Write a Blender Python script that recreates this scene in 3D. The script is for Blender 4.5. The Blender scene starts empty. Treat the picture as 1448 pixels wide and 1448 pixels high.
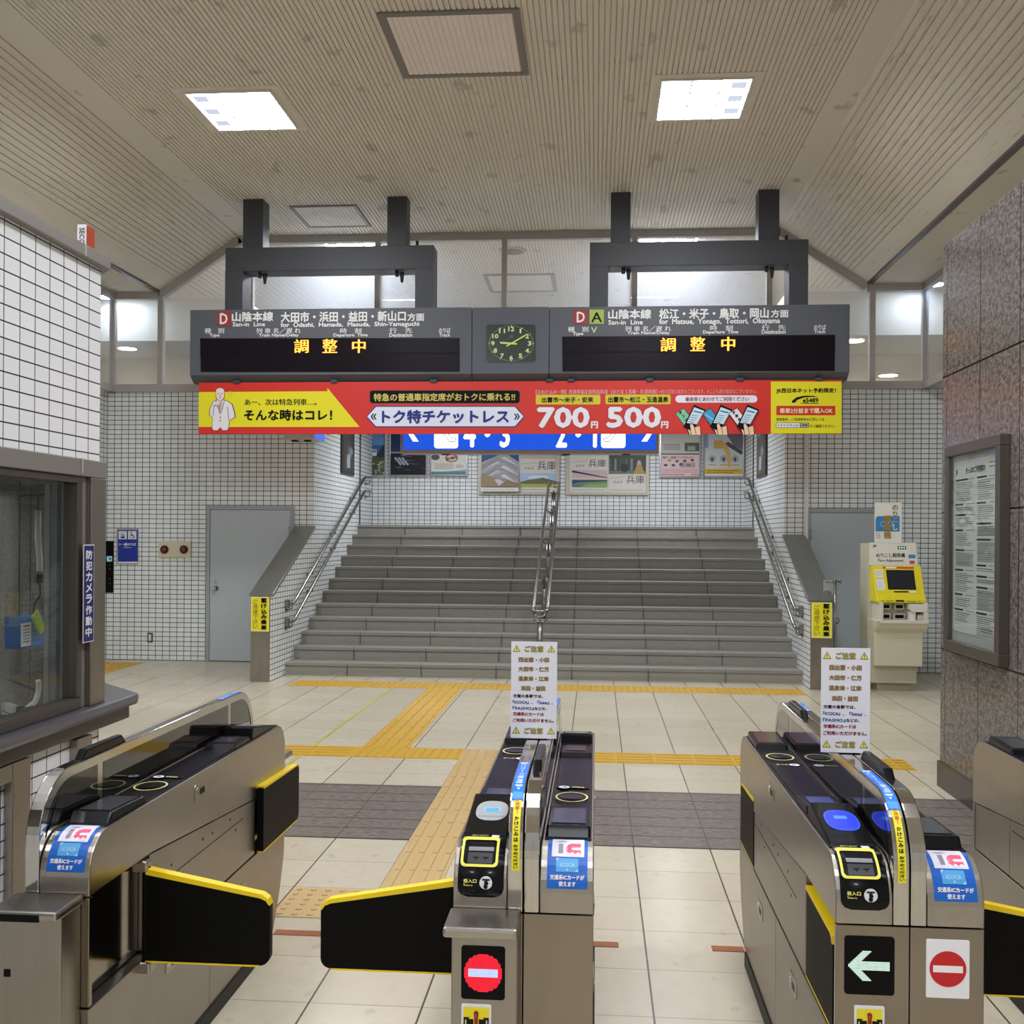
import bpy, bmesh, math, random
from mathutils import Vector, Matrix
random.seed(5)
sc = bpy.context.scene
COL = sc.collection
# ------------------------------------------------------------------ camera, world, exposure
F, H, HOR, ROLL = 1500.0, 1.7, 759.2, 0.007
YAW = math.atan(119.0 / F)
cd = bpy.data.cameras.new('camera')
cam = bpy.data.objects.new('camera', cd)
COL.objects.link(cam)
sc.camera = cam
cd.sensor_width = 36.0
cd.lens = 36.0 * F / 1448.0
cd.shift_y = (HOR - 724.0) / 1448.0
cd.clip_start = 0.05
cd.clip_end = 200
cam.location = (0, 0, H)
cam.rotation_euler = (Matrix.Rotation(YAW, 3, 'Z') @ Matrix.Rotation(math.pi / 2, 3, 'X') @ Matrix.Rotation(ROLL, 3, 'Z')).to_euler()
w = bpy.data.worlds.new('concourse_light')
sc.world = w
w.use_nodes = True
w.node_tree.nodes['Background'].inputs[0].default_value = (0.82, 0.81, 0.78, 1)
w.node_tree.nodes['Background'].inputs[1].default_value = 0.5
sc.view_settings.view_transform = 'Standard'
sc.view_settings.look = 'None'
sc.view_settings.gamma = 1.0
sc.view_settings.use_curve_mapping = False
sc.view_settings.exposure = 0.14
sc.cycles.max_bounces = 8
LAMP = 58.0            # emission of the recessed ceiling fixtures

# ------------------------------------------------------------------ measuring helpers: a sight line met with a real plane
_r = Vector((math.cos(YAW), math.sin(YAW), 0)); _f = Vector((-math.sin(YAW), math.cos(YAW), 0))
def ray(px, py):
    x = px - 724; y = py - HOR; c, s = math.cos(ROLL), math.sin(ROLL)
    return _r * ((c * x + s * y) / F) + _f - Vector((0, 0, 1)) * ((-s * x + c * y) / F)
def atY(px, py, Y):
    d = ray(px, py); t = Y / d.y; return Vector((t * d.x, Y, H + t * d.z))
def atX(px, py, X):
    d = ray(px, py); t = X / d.x; return Vector((X, t * d.y, H + t * d.z))
def atZ(px, py, Z):
    d = ray(px, py); t = (Z - H) / d.z; return Vector((t * d.x, t * d.y, Z))

# ------------------------------------------------------------------ materials
def lin(h):
    h = h.lstrip('#'); v = [int(h[i:i + 2], 16) / 255 for i in (0, 2, 4)]
    return [c / 12.92 if c <= .04045 else ((c + .055) / 1.055) ** 2.4 for c in v] + [1.0]
_M = {}
def M(col, rough=.5, metal=0.0, emit=0.0, coat=0.0):
    k = (col, rough, metal, emit, coat)
    if k in _M: return _M[k]
    m = bpy.data.materials.new('paint_' + col.lstrip('#')); m.use_nodes = True
    b = m.node_tree.nodes['Principled BSDF']
    b.inputs['Base Color'].default_value = lin(col)
    b.inputs['Roughness'].default_value = rough
    b.inputs['Metallic'].default_value = metal
    b.inputs['Coat Weight'].default_value = coat
    if max(lin(col)[:3]) < .012 and rough > .22: b.inputs['Specular IOR Level'].default_value = .12
    if emit:
        b.inputs['Base Color'].default_value = (.01, .01, .01, 1)
        b.inputs['Emission Color'].default_value = lin(col); b.inputs['Emission Strength'].default_value = emit
    _M[k] = m
    return m
class NT:
    def __init__(s, name):
        s.m = bpy.data.materials.new(name); s.m.use_nodes = True
        s.t = s.m.node_tree; s.b = s.t.nodes['Principled BSDF']
    def n(s, typ, **kw):
        x = s.t.nodes.new(typ)
        for k, v in kw.items(): setattr(x, k, v)
        return x
    def l(s, a, b): s.t.links.new(a, b)
    def math(s, op, a, b=None):
        x = s.n('ShaderNodeMath', operation=op)
        for i, v in enumerate((a, b)):
            if v is None: continue
            if isinstance(v, (int, float)): x.inputs[i].default_value = v
            else: s.l(v, x.inputs[i])
        return x.outputs[0]
    def mix(s, f, a, b):
        x = s.n('ShaderNodeMix', data_type='RGBA')
        for i, v in ((0, f), (6, a), (7, b)):
            if isinstance(v, (int, float)): x.inputs[i].default_value = v
            elif isinstance(v, str): x.inputs[i].default_value = lin(v)
            else: s.l(v, x.inputs[i])
        return x.outputs[2]
    def noise(s, scale, detail=2, vec=None):
        x = s.n('ShaderNodeTexNoise'); x.inputs['Scale'].default_value = scale; x.inputs['Detail'].default_value = detail
        if vec is not None: s.l(vec, x.inputs['Vector'])
        return x.outputs['Fac']
    def ramp(s, f, p0, p1):
        x = s.n('ShaderNodeMapRange'); s.l(f, x.inputs[0]); x.inputs[1].default_value = p0; x.inputs[2].default_value = p1
        return x.outputs[0]
    def pos(s):
        g = s.n('ShaderNodeNewGeometry'); sp = s.n('ShaderNodeSeparateXYZ'); s.l(g.outputs['Position'], sp.inputs[0])
        return g, sp.outputs[0], sp.outputs[1], sp.outputs[2]
    def col(s, c): s.l(c, s.b.inputs['Base Color'])
    def bump(s, h, strength, dist=.002):
        x = s.n('ShaderNodeBump'); x.inputs['Strength'].default_value = strength; x.inputs['Distance'].default_value = dist
        s.l(h, x.inputs['Height']); s.l(x.outputs[0], s.b.inputs['Normal'])
    def cell(s, v, o, pitch, g):
        """(line mask, cell number) of a grid line of width g every pitch from o"""
        u = s.math('DIVIDE', s.math('SUBTRACT', v, o), pitch)
        fr = s.math('FRACT', u)
        return s.math('LESS_THAN', fr, g / pitch), s.math('FLOOR', u)

def tile_mat(name, pw, ph, oz, ox, oy, tile, grout, g=.008, rough=.28, var=.06):
    t = NT(name); g_, x, y, z = t.pos()
    sn = t.n('ShaderNodeSeparateXYZ'); t.l(g_.outputs['Normal'], sn.inputs[0])
    side = t.math('GREATER_THAN', t.math('ABSOLUTE', sn.outputs[0]), .7)
    ux = t.math('SUBTRACT', x, ox); uy = t.math('SUBTRACT', y, oy)
    u = t.math('ADD', t.math('MULTIPLY', ux, t.math('SUBTRACT', 1.0, side)), t.math('MULTIPLY', uy, side))
    mu, iu = t.cell(u, 0.0, pw, g); mz, iz = t.cell(z, oz, ph, g)
    mask = t.math('MAXIMUM', mu, mz)
    wn = t.n('ShaderNodeTexWhiteNoise', noise_dimensions='2D'); cv = t.n('ShaderNodeCombineXYZ'); t.l(iu, cv.inputs[0]); t.l(iz, cv.inputs[1]); t.l(cv.outputs[0], wn.inputs['Vector'])
    base = t.mix(t.math('MULTIPLY', wn.outputs['Value'], var * 4), tile, '#B9BDBA')
    t.col(t.mix(mask, base, grout))
    t.l(t.math('ADD', t.math('MULTIPLY', mask, .5), rough), t.b.inputs['Roughness'])
    t.bump(t.math('SUBTRACT', 1.0, mask), .35)
    return t.m
TILE = tile_mat('wall_tile', .0985, .0635, .0, -3.76, 13.9, '#F0F4F2', '#4C5051', .0085, .3, .05)
TILE_OFFICE = tile_mat('office_tile', .1105, .0625, .049, -2.2, 3.777, '#FBFCFF', '#1E1F22', .0055, .25, .02)

def stone_mat():
    t = NT('granite_panel'); g, x, y, z = t.pos()
    n1 = t.noise(110, 3); n2 = t.noise(230, 2); n3 = t.noise(1.3, 2)
    c = t.mix(t.ramp(n1, .38, .62), '#57514B', '#7F7871')
    c = t.mix(t.math('MULTIPLY', t.ramp(n2, .52, .7), .55), c, '#AAA49B')
    c = t.mix(t.math('MULTIPLY', n3, .2), c, '#6A625A')
    c = t.mix(t.math('MULTIPLY', t.ramp(t.math('SUBTRACT', 1.0, n2), .60, .72), .6), c, '#38322E')
    my, iy = t.cell(y, 6.195, .6275, .011); mz, iz = t.cell(z, .012, .9335, .012)
    ok = t.math('GREATER_THAN', z, .2)
    mask = t.math('MULTIPLY', t.math('MAXIMUM', my, mz), ok)
    t.col(t.mix(mask, c, '#1B1917'))
    t.b.inputs['Roughness'].default_value = .2
    t.b.inputs['Specular IOR Level'].default_value = .17
    return t.m
GRANITE = stone_mat()

def floor_mat():
    t = NT('floor_tile'); g, x, y, z = t.pos()
    mx, ix = t.cell(x, .2125, .4155, .0075); my, iy = t.cell(y, 5.8665, .4155, .0045)
    mask = t.math('MAXIMUM', mx, t.math('MULTIPLY', my, .6))
    wn = t.n('ShaderNodeTexWhiteNoise', noise_dimensions='2D'); cv = t.n('ShaderNodeCombineXYZ'); t.l(ix, cv.inputs[0]); t.l(iy, cv.inputs[1]); t.l(cv.outputs[0], wn.inputs['Vector'])
    c = t.mix(wn.outputs['Value'], '#C6BBA3', '#CFC5AF')
    c = t.mix(t.math('MULTIPLY', t.ramp(t.noise(240, 3), .45, .7), .35), c, '#BBB29C')
    c = t.mix(t.math('MULTIPLY', t.ramp(t.noise(1.1, 2), .45, .8), .12), c, '#B8AE98')
    c = t.mix(t.math('MULTIPLY', t.ramp(t.noise(140, 2), .66, .72), .25), c, '#857B66')
    t.col(t.mix(mask, c, '#4A4439'))
    t.l(t.math('ADD', t.math('MULTIPLY', t.noise(6, 3), .14), .2), t.b.inputs['Roughness'])
    t.bump(t.math('SUBTRACT', 1.0, mask), .2)
    return t.m
def dark_band_mat():
    t = NT('rough_dark_paving'); g, x, y, z = t.pos()
    my, iy = t.cell(y, 5.8665, .2077, .012); mx, ix = t.cell(x, .2125, .4155, .008)
    mp = t.n('ShaderNodeMapping'); mp.inputs['Scale'].default_value = (1, 3.2, 1); t.l(g.outputs['Position'], mp.inputs[0])
    n = t.noise(22, 5, mp.outputs[0]); n2 = t.noise(90, 3)
    c = t.mix(t.ramp(n, .3, .7), '#544C45', '#877D73')
    c = t.mix(t.math('MULTIPLY', t.ramp(n2, .55, .72), .4), c, '#9A9188')
    t.col(t.mix(t.math('MAXIMUM', my, t.math('MULTIPLY', mx, .55)), c, '#24201D'))
    t.b.inputs['Roughness'].default_value = .42
    t.bump(n, .5, .004)
    return t.m
def ceil_mat():
    t = NT('ceiling_board'); g, x, y, z = t.pos()
    c = t.mix(t.ramp(t.noise(3, 3), .3, .75), '#DDD6C8', '#D0C9BB')
    c = t.mix(t.math('MULTIPLY', t.ramp(t.noise(70, 3), .64, .70), .5), c, '#8B8271')
    c = t.mix(t.math('MULTIPLY', t.ramp(t.noise(2.2, 3), .5, .95), .12), c, '#A89E8D')
    t.col(c); t.b.inputs['Roughness'].default_value = .8
    return t.m
def steel_mat(name, col, rough, streak=.12):
    t = NT(name); g, x, y, z = t.pos()
    tc = t.n('ShaderNodeTexCoord'); mp = t.n('ShaderNodeMapping'); mp.inputs['Scale'].default_value = (2, 2, 90); t.l(tc.outputs['Object'], mp.inputs[0])
    n = t.noise(7, 3, mp.outputs[0]); n2 = t.noise(3.5, 4)
    t.l(t.math('ADD', t.math('MULTIPLY', n, streak), rough), t.b.inputs['Roughness'])
    t.col(t.mix(t.math('MULTIPLY', t.ramp(n2, .4, .8), .35), col, '#8A847C'))
    t.b.inputs['Metallic'].default_value = 1.0
    return t.m
def step_mat():
    t = NT('stair_stone'); g, x, y, z = t.pos()
    c = t.mix(t.ramp(t.noise(60, 3), .35, .65), '#85837A', '#9A978C')
    c = t.mix(t.math('MULTIPLY', t.ramp(t.noise(3, 4), .45, .75), .5), c, '#6F6E66')
    t.col(c); t.b.inputs['Roughness'].default_value = .6
    return t.m
def glass_mat(name, dust, tint='#FFFFFF', rough=.02):
    t = NT(name); out = t.t.nodes['Material Output']
    tr = t.n('ShaderNodeBsdfTransparent'); tr.inputs[0].default_value = lin(tint)
    gl = t.n('ShaderNodeBsdfGlossy'); gl.inputs[1].default_value = rough
    df = t.n('ShaderNodeBsdfTranslucent'); df.inputs[0].default_value = lin('#DCE4F0')
    lw = t.n('ShaderNodeLayerWeight'); lw.inputs[0].default_value = .5; fr = t.math('ADD', t.math('MULTIPLY', t.math('POWER', lw.outputs['Facing'], 4.0), .5), .03)
    a = t.n('ShaderNodeMixShader'); t.l(t.math('MULTIPLY', fr, .8), a.inputs[0]); t.l(tr.outputs[0], a.inputs[1]); t.l(gl.outputs[0], a.inputs[2])
    b = t.n('ShaderNodeMixShader'); b.inputs[0].default_value = dust; t.l(a.outputs[0], b.inputs[1]); t.l(df.outputs[0], b.inputs[2])
    t.t.nodes.remove(t.b); t.l(b.outputs[0], out.inputs[0])
    return t.m
FLOOR, DARKBAND, CEIL, STEP = floor_mat(), dark_band_mat(), ceil_mat(), step_mat()
STEEL = steel_mat('brushed_steel', '#ACA69E', .24)
STEEL_D = steel_mat('brushed_steel_panel', '#A09A92', .30)
CHROME = steel_mat('polished_steel', '#C8C5C0', .09, .04)
POCKET = steel_mat('smooth_steel', '#8E867B', .10, .06)
CAPST = steel_mat('cap_steel', '#A9ABA6', .30, .1)
RAILST = steel_mat('rail_steel', '#96948D', .2, .1)
DUSTGLASS = glass_mat('dusty_glass', .14)
GLASS = glass_mat('window_glass', .01, '#F4F7F6')
SMOKE = M('#14130F', .06, 0, 0, .5)
BLACK = M('#0C0C0D', .35); GLOSSBLACK = M('#0A0B0E', .24, 0, 0, .15); NAVY = M('#0D0F17', .3)
CAPG = M('#8C8781', .45, .2); FRAMEGREY = M('#B0ABA5', .45); BRONZE = M('#5F5852', .4, .6); DKGREY = M('#3A3D42', .5)
WHITE = M('#EDEDF0', .45); YEL = M('#F2E21A', .5); INK = M('#16161A', .5)

# ------------------------------------------------------------------ mesh helpers
class MB:
    def __init__(s): s.b = bmesh.new()
    def box(s, x0, x1, y0, y1, z0, z1, bev=0.0, mi=0, seg=2):
        vs = [s.b.verts.new((x, y, z)) for x in (x0, x1) for y in (y0, y1) for z in (z0, z1)]
        fs = [s.b.faces.new([vs[i] for i in q]) for q in ((0, 1, 3, 2), (4, 6, 7, 5), (0, 4, 5, 1), (2, 3, 7, 6), (0, 2, 6, 4), (1, 5, 7, 3))]
        for f in fs: f.material_index = mi
        if bev:
            ed = list({e for f in fs for e in f.edges})
            r = bmesh.ops.bevel(s.b, geom=ed, offset=bev, segments=seg, affect='EDGES', profile=.5)
            for f in r['faces']: f.material_index = mi
        return s
    def quad(s, pts, mi=0):
        f = s.b.faces.new([s.b.verts.new(p) for p in pts]); f.material_index = mi; return s
    def prism(s, prof, a0, a1, axis='x', mi=0, bev=0.0):
        """prof: points in the plane across the axis ((y,z) for x, (x,z) for y, (x,y) for z)"""
        def P(p, a): return (a, p[0], p[1]) if axis == 'x' else (p[0], a, p[1]) if axis == 'y' else (p[0], p[1], a)
        A = [s.b.verts.new(P(p, a0)) for p in prof]; B = [s.b.verts.new(P(p, a1)) for p in prof]
        n = len(prof); fs = [s.b.faces.new(A), s.b.faces.new(B[::-1])]
        for i in range(n): fs.append(s.b.faces.new((A[i], B[i], B[(i + 1) % n], A[(i + 1) % n])))
        for f in fs: f.material_index = mi
        bmesh.ops.recalc_face_normals(s.b, faces=fs)
        if bev:
            ed = list(set(fs[0].edges) | set(fs[1].edges))
            r = bmesh.ops.bevel(s.b, geom=ed, offset=bev, segments=2, affect='EDGES', profile=.5)
            for f in r['faces']: f.material_index = mi
        return s
    def cyl(s, p0, p1, r, n=14, mi=0, r1=None):
        p0, p1 = Vector(p0), Vector(p1); d = (p1 - p0).normalized()
        a = d.orthogonal().normalized(); b = d.cross(a); r1 = r if r1 is None else r1
        A = [s.b.verts.new(p0 + (a * math.cos(t) + b * math.sin(t)) * r) for t in [2 * math.pi * i / n for i in range(n)]]
        B = [s.b.verts.new(p1 + (a * math.cos(t) + b * math.sin(t)) * r1) for t in [2 * math.pi * i / n for i in range(n)]]
        fs = [s.b.faces.new(A[::-1]), s.b.faces.new(B)]
        for i in range(n):
            f = s.b.faces.new((A[i], A[(i + 1) % n], B[(i + 1) % n], B[i])); f.smooth = True; fs.append(f)
        for f in fs: f.material_index = mi
        return s
    def tube(s, pts, r, n=10, mi=0, closed=False):
        P = [Vector(p) for p in pts]; rings = []; N = len(P)
        for i, p in enumerate(P):
            d = (P[(i + 1) % N] - P[i - 1]) if closed else (P[min(i + 1, N - 1)] - P[max(i - 1, 0)])
            d.normalize()
            if i == 0: a = d.orthogonal().normalized()
            else: a = (a - d * a.dot(d)).normalized()
            b = d.cross(a)
            rings.append([s.b.verts.new(p + (a * math.cos(t) + b * math.sin(t)) * r) for t in [2 * math.pi * k / n for k in range(n)]])
        for i in range(N if closed else N - 1):
            A, B = rings[i], rings[(i + 1) % N]
            for k in range(n):
                f = s.b.faces.new((A[k], A[(k + 1) % n], B[(k + 1) % n], B[k])); f.smooth = True; f.material_index = mi
        if not closed:
            for q in (rings[0][::-1], rings[-1]): s.b.faces.new(q).material_index = mi
        return s
    def build(s, name, mats, parent=None, **kw):
        me = bpy.data.meshes.new(name); s.b.to_mesh(me); s.b.free()
        for m in (mats if isinstance(mats, (list, tuple)) else [mats]): me.materials.append(m)
        return link(bpy.data.objects.new(name, me), parent, **kw)
def link(o, parent=None, label=None, cat=None, group=None, kind=None, loc=None, rz=None):
    COL.objects.link(o)
    if parent is not None: o.parent = parent
    if label: o['label'] = label
    if cat: o['category'] = cat
    if group: o['group'] = group
    if kind: o['kind'] = kind
    if loc is not None: o.location = loc
    if rz is not None: o.rotation_euler = (0, 0, rz)
    return o
def thing(name, label, cat, loc=(0, 0, 0), group=None, kind=None):
    return link(bpy.data.objects.new(name, None), None, label, cat, group, kind, loc)
def local(o, root):
    """keep a part's world-space mesh where it is under a root that stands elsewhere"""
    o.matrix_parent_inverse = Matrix.Translation(-Vector(root.location)); return o
def arc(cx, cy, rx, ry, a0, a1, n=8):
    return [(cx + rx * math.cos(math.radians(a0 + (a1 - a0) * i / n)), cy + ry * math.sin(math.radians(a0 + (a1 - a0) * i / n))) for i in range(n + 1)]
def rrect(x0, y0, x1, y1, r, n=4):
    r = min(r, abs(x1 - x0) / 2.01, abs(y1 - y0) / 2.01)
    return arc(x1 - r, y1 - r, r, r, 0, 90, n) + arc(x0 + r, y1 - r, r, r, 90, 180, n) + arc(x0 + r, y0 + r, r, r, 180, 270, n) + arc(x1 - r, y0 + r, r, r, 270, 360, n)

# ------------------------------------------------------------------ lettering
_G = {}
def glyph(body):
    if body in _G: return _G[body]
    cu = bpy.data.curves.new('lettering', 'FONT'); cu.body = body; cu.size = 1.0; cu.resolution_u = 2
    o = bpy.data.objects.new('lettering', cu); COL.objects.link(o)
    me = bpy.data.meshes.new_from_object(o.evaluated_get(bpy.context.evaluated_depsgraph_get()))
    vs = [(v.co.x, v.co.y) for v in me.vertices]; fs = [tuple(p.vertices) for p in me.polygons]
    bpy.data.objects.remove(o); bpy.data.curves.remove(cu); bpy.data.meshes.remove(me)
    if vs:
        x0 = min(v[0] for v in vs); x1 = max(v[0] for v in vs); y0 = min(v[1] for v in vs); y1 = max(v[1] for v in vs)
        vs = [((x - x0) / max(x1 - x0, 1e-6), (y - y0) / max(y1 - y0, 1e-6)) for x, y in vs]
        r = (x1 - x0) / max(y1 - y0, 1e-6)
    else: r = 1
    _G[body] = (vs, fs, r); return _G[body]

class Canvas:
    """a printed face: flat shapes and lettering laid in thin layers on a plane with origin P, axes U (along) and V (up)"""
    def __init__(s, P, U, V, eps=.0008, fn=None):
        s.P, s.U, s.V, s.eps, s.fn = Vector(P), Vector(U), Vector(V), eps, fn
        s.N = s.U.cross(s.V); s.k = 0; s.v = []; s.f = []; s.mats = []; s.lay = []
    def pt(s, x, y): return (x, y)
    def w(s, x, y, k):
        if s.fn: return s.fn(x, y, k * s.eps)
        return s.P + s.U * x + s.V * y + s.N * (k * s.eps)
    def mi(s, m):
        if m not in s.mats: s.mats.append(m)
        return s.mats.index(m)
    def over(s, pts):
        """the lowest layer clear of everything already printed under these points"""
        x0 = min(p[0] for p in pts); x1 = max(p[0] for p in pts); y0 = min(p[1] for p in pts); y1 = max(p[1] for p in pts)
        k = 1 + max([q[4] for q in s.lay if q[0] < x1 and q[1] > x0 and q[2] < y1 and q[3] > y0] or [0])
        s.lay.append((x0, x1, y0, y1, k)); return k
    def add(s, pts, faces, m, k=None):
        if k is None: k = s.over(pts)
        b = len(s.v); s.v += [s.w(x, y, k) for x, y in pts]; i = s.mi(m)
        s.f += [(tuple(b + j for j in f), i) for f in faces]
    def poly(s, pts, m):
        p = [s.pt(*q) for q in pts]
        a = sum(p[i - 1][0] * p[i][1] - p[i][0] * p[i - 1][1] for i in range(len(p)))
        if a < 0: p = p[::-1]
        s.add(p, [tuple(range(len(p)))], m)
    def rect(s, x0, y0, x1, y1, m, r=0):
        if s.fn:
            n = 12
            a, b = s.pt(x0, y0), s.pt(x1, y1)
            pts = []; fs = []
            for i in range(n + 1):
                t = i / n; pts += [(a[0], a[1] + (b[1] - a[1]) * t), (b[0], a[1] + (b[1] - a[1]) * t)]
                if i: fs.append((2 * i - 2, 2 * i - 1, 2 * i + 1, 2 * i))
            s.add(pts, fs, m); return
        s.poly(rrect(x0, y0, x1, y1, r) if r else [(x0, y0), (x1, y0), (x1, y1), (x0, y1)], m)
    def ell(s, cx, cy, rx, ry, m, n=28): s.poly(arc(cx, cy, rx, ry, 0, 360, n)[:-1], m)
    def ring(s, cx, cy, rx, ry, t, m, n=32, pts=None):
        if pts and s.fn:
            def dense(P): return [(P[i][0] + (P[(i + 1) % len(P)][0] - P[i][0]) * k / 6, P[i][1] + (P[(i + 1) % len(P)][1] - P[i][1]) * k / 6) for i in range(len(P)) for k in range(6)]
            pts = (dense(pts[0]), dense(pts[1]))
        o = [s.pt(*q) for q in (pts[0] if pts else arc(cx, cy, rx, ry, 0, 360, n)[:-1])]
        i = [s.pt(*q) for q in (pts[1] if pts else arc(cx, cy, rx - t, ry - t, 0, 360, n)[:-1])]
        n = len(o); s.add(o + i, [(a, (a + 1) % n, n + (a + 1) % n, n + a) for a in range(n)], m)
    def line(s, x0, y0, x1, y1, t, m):
        d = math.hypot(x1 - x0, y1 - y0) or 1; nx, ny = -(y1 - y0) / d * t / 2, (x1 - x0) / d * t / 2
        s.poly([(x0 + nx, y0 + ny), (x0 - nx, y0 - ny), (x1 - nx, y1 - ny), (x1 + nx, y1 + ny)], m)
    def text(s, body, x0, y0, x1, y1, m, bold=.0, rot=0):
        """lettering whose ink fills the box; bold thickens by that share of the height; rot in quarter turns clockwise"""
        vs, fs, r = glyph(body)
        if not vs: return
        p0, p1 = s.pt(x0, y0), s.pt(x1, y1)
        ax, bx = sorted((p0[0], p1[0])); ay, by = sorted((p0[1], p1[1]))
        W, Hh = bx - ax, by - ay; k0 = s.over([(ax, ay), (bx, by)]); d = bold * (W if rot else Hh) * .5
        offs = [(0, 0)] if not d else [(-d, 0), (d, 0), (0, d), (0, -d)] if bold > .05 else [(-d, 0), (d, 0)]
        for j, (ox, oy) in enumerate(offs):
            if rot == 0: P = [(ax + d + x * (W - 2 * d) + ox, ay + d + y * (Hh - 2 * d) + oy) for x, y in vs]
            elif rot == 1: P = [(ax + d + y * (W - 2 * d) + ox, by - d - x * (Hh - 2 * d) + oy) for x, y in vs]
            else: P = [(bx - d - y * (W - 2 * d) + ox, ay + d + x * (Hh - 2 * d) + oy) for x, y in vs]
            s.add(P, fs, m, k0 + j * .12)
    def vtext(s, body, x0, y0, x1, y1, m, bold=.0, fill=.86):
        """upright letters set one below the other between y1 (top) and y0"""
        p0, p1 = (x0, max(y0, y1)), (x1, min(y0, y1)); n = len(body)
        if s.down: p0, p1 = (x0, min(y0, y1)), (x1, max(y0, y1))
        h = (p1[1] - p0[1]) / n
        for i, c in enumerate(body):
            if c == ' ': continue
            W = x1 - x0; cx = (x0 + x1) / 2; sx = .5
            vs, fs, r = glyph(c); cy = p0[1] + (i + .5) * h; hh = abs(h) * fill / 2; ww = W / 2
            if c in 'ー一…': hh *= .95; ww *= .16
            elif r > 1.6: hh *= .3
            elif r < .5: ww *= max(r, .25)
            s.text(c, cx - ww, cy - hh, cx + ww, cy + hh, m, bold)
    down = False
    def build(s, name, parent=None, **kw):
        me = bpy.data.meshes.new(name)
        me.from_pydata([tuple(v) for v in s.v], [], [f for f, i in s.f])
        for m in s.mats: me.materials.append(m)
        for p, (f, i) in zip(me.polygons, s.f): p.material_index = i
        me.update()
        return link(bpy.data.objects.new(name, me), parent, **kw)
class YCanvas(Canvas):
    """a printed face on the upright plane Y, its points measured along sight lines"""
    down = True
    def __init__(s, Y, eps=.0025):
        super().__init__((0, Y, 0), (1, 0, 0), (0, 0, 1), eps); s.Y = Y
    def pt(s, x, y):
        p = atY(x, y, s.Y); return (p.x, p.z)
class XCanvas(Canvas):
    """the same on a plane X whose face looks along sgn X"""
    down = True
    def __init__(s, X, sgn, eps=.001):
        super().__init__((X, 0, 0), (0, sgn, 0), (0, 0, 1), eps); s.X = X; s.sgn = sgn
    def pt(s, x, y):
        p = atX(x, y, s.X); return (p.y * s.sgn, p.z)

# ================================================================== THE SETTING
WL, WR, YB = -6.62, 4.42, 13.9            # side walls, wall with the two doors
SX0, SX1, SY, RISE, TREAD = -3.76, 2.42, 12.65, .1563, .35
LAND, YL = 12 * RISE, 17.6                # landing level, wall behind it
LINTEL = 3.62
# floor
fl = MB().quad([(-9, -7, 0), (7, -7, 0), (7, 14, 0), (-9, 14, 0)]).build('floor', FLOOR, kind='structure')
MB().box(-8, 6, 5.8665, 7.15, -.02, .0025).build('dark_paving_band', DARKBAND, fl)
TACT, TACT_TAN = M('#C99E26', .5), M('#C4A670', .5)
def tactile(x0, x1, y0, y1, along, mats, dots=False):
    m = MB().box(x0, x1, y0, y1, -.01, .003, 0)
    if dots:
        nx, ny = max(2, round((x1 - x0) / .07)), max(2, round((y1 - y0) / .07))
        for i in range(nx):
            for j in range(ny):
                x, y = x0 + (i + .5) * (x1 - x0) / nx, y0 + (j + .5) * (y1 - y0) / ny
                m.cyl((x, y, .002), (x, y, .008), .016, 8, 0, .010)
    elif along == 'y':
        n = 4; L = .30
        for i in range(n):
            x = x0 + (i + .5) * (x1 - x0) / n; y = y0
            while y < y1 - .05:
                m.box(x - .018, x + .018, y + .012, min(y + L, y1) - .012, .002, .008, .003, 0, 1); y += L
    else:
        n = 4; L = .30
        for i in range(n):
            y = y0 + (i + .5) * (y1 - y0) / n; x = x0
            while x < x1 - .05:
                m.box(x + .012, min(x + L, x1) - .012, y - .018, y + .018, .002, .008, .003, 0, 1); x += L
    return m.build('tactile_paving', mats, fl)
tactile(-1.86, -1.48, 8.42, 11.75, 'y', TACT)
tactile(-1.86, -1.03, 8.03, 8.42, 'x', TACT, True)
tactile(-5.2, -1.86, 8.03, 8.42, 'x', TACT)
tactile(-.74, 2.37, 8.03, 8.42, 'x', TACT)
tactile(-3.46, 2.30, 11.75, 12.2, 'y', TACT, True)
tactile(-1.03, -.74, 7.62, 8.42, 'y', TACT_TAN, True)
tactile(-1.03, -.74, 5.02, 7.62, 'y', TACT_TAN)
tactile(-1.44, -.74, 4.63, 5.02, 'y', TACT_TAN, True)
tactile(-6.5, -5.95, 12.35, 13.6, 'y', TACT, True)
MB().box(-2.277, -2.254, 7.7, 11.77, 0, .0035).build('marking_tape', M('#B9B23C', .5), fl)
for x0, x1 in ((-1.36, -.9), (.0, .105), (.49, .62)):
    MB().box(x0, x1, 4.42, 4.475, 0, .0028).build('floor_mark', M('#9A5A2E', .6), fl)

# ceiling: flat ribbed centre, two ribbed slopes, plain bands along the folds
ZC, ZS = 5.7, 4.97
XL1, XL0, XR0, XR1 = -4.80, -5.90, 2.33, 3.45
def ribs(p, q, pitch, gap=.011, dep=.013):
    """a ribbed run in the (x, z) plane from p to q: grooves cut upward across the run"""
    p, q = Vector((p[0], p[1])), Vector((q[0], q[1])); d = q - p; L = d.length; d /= L
    nrm = Vector((-d.y, d.x)); nrm = nrm if nrm.y > 0 else -nrm
    n = int(L / pitch); out = []
    for i in range(n):
        a = p + d * (i * L / n); b = a + d * (L / n - gap); c = b + d * gap
        out += [a, b, b + nrm * dep, c + nrm * dep]
    return out + [q]
prof = [Vector((-9.5, ZS)), Vector((XL0, ZS))]
sl = (Vector((XL1, ZC)) - Vector((XL0, ZS)))
prof += ribs(Vector((XL0, ZS)) + sl * .2, (XL1, ZC), .064)
prof += [Vector((-4.48, ZC))]
prof += ribs((-4.48, ZC), (2.06, ZC), .0445)
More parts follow.
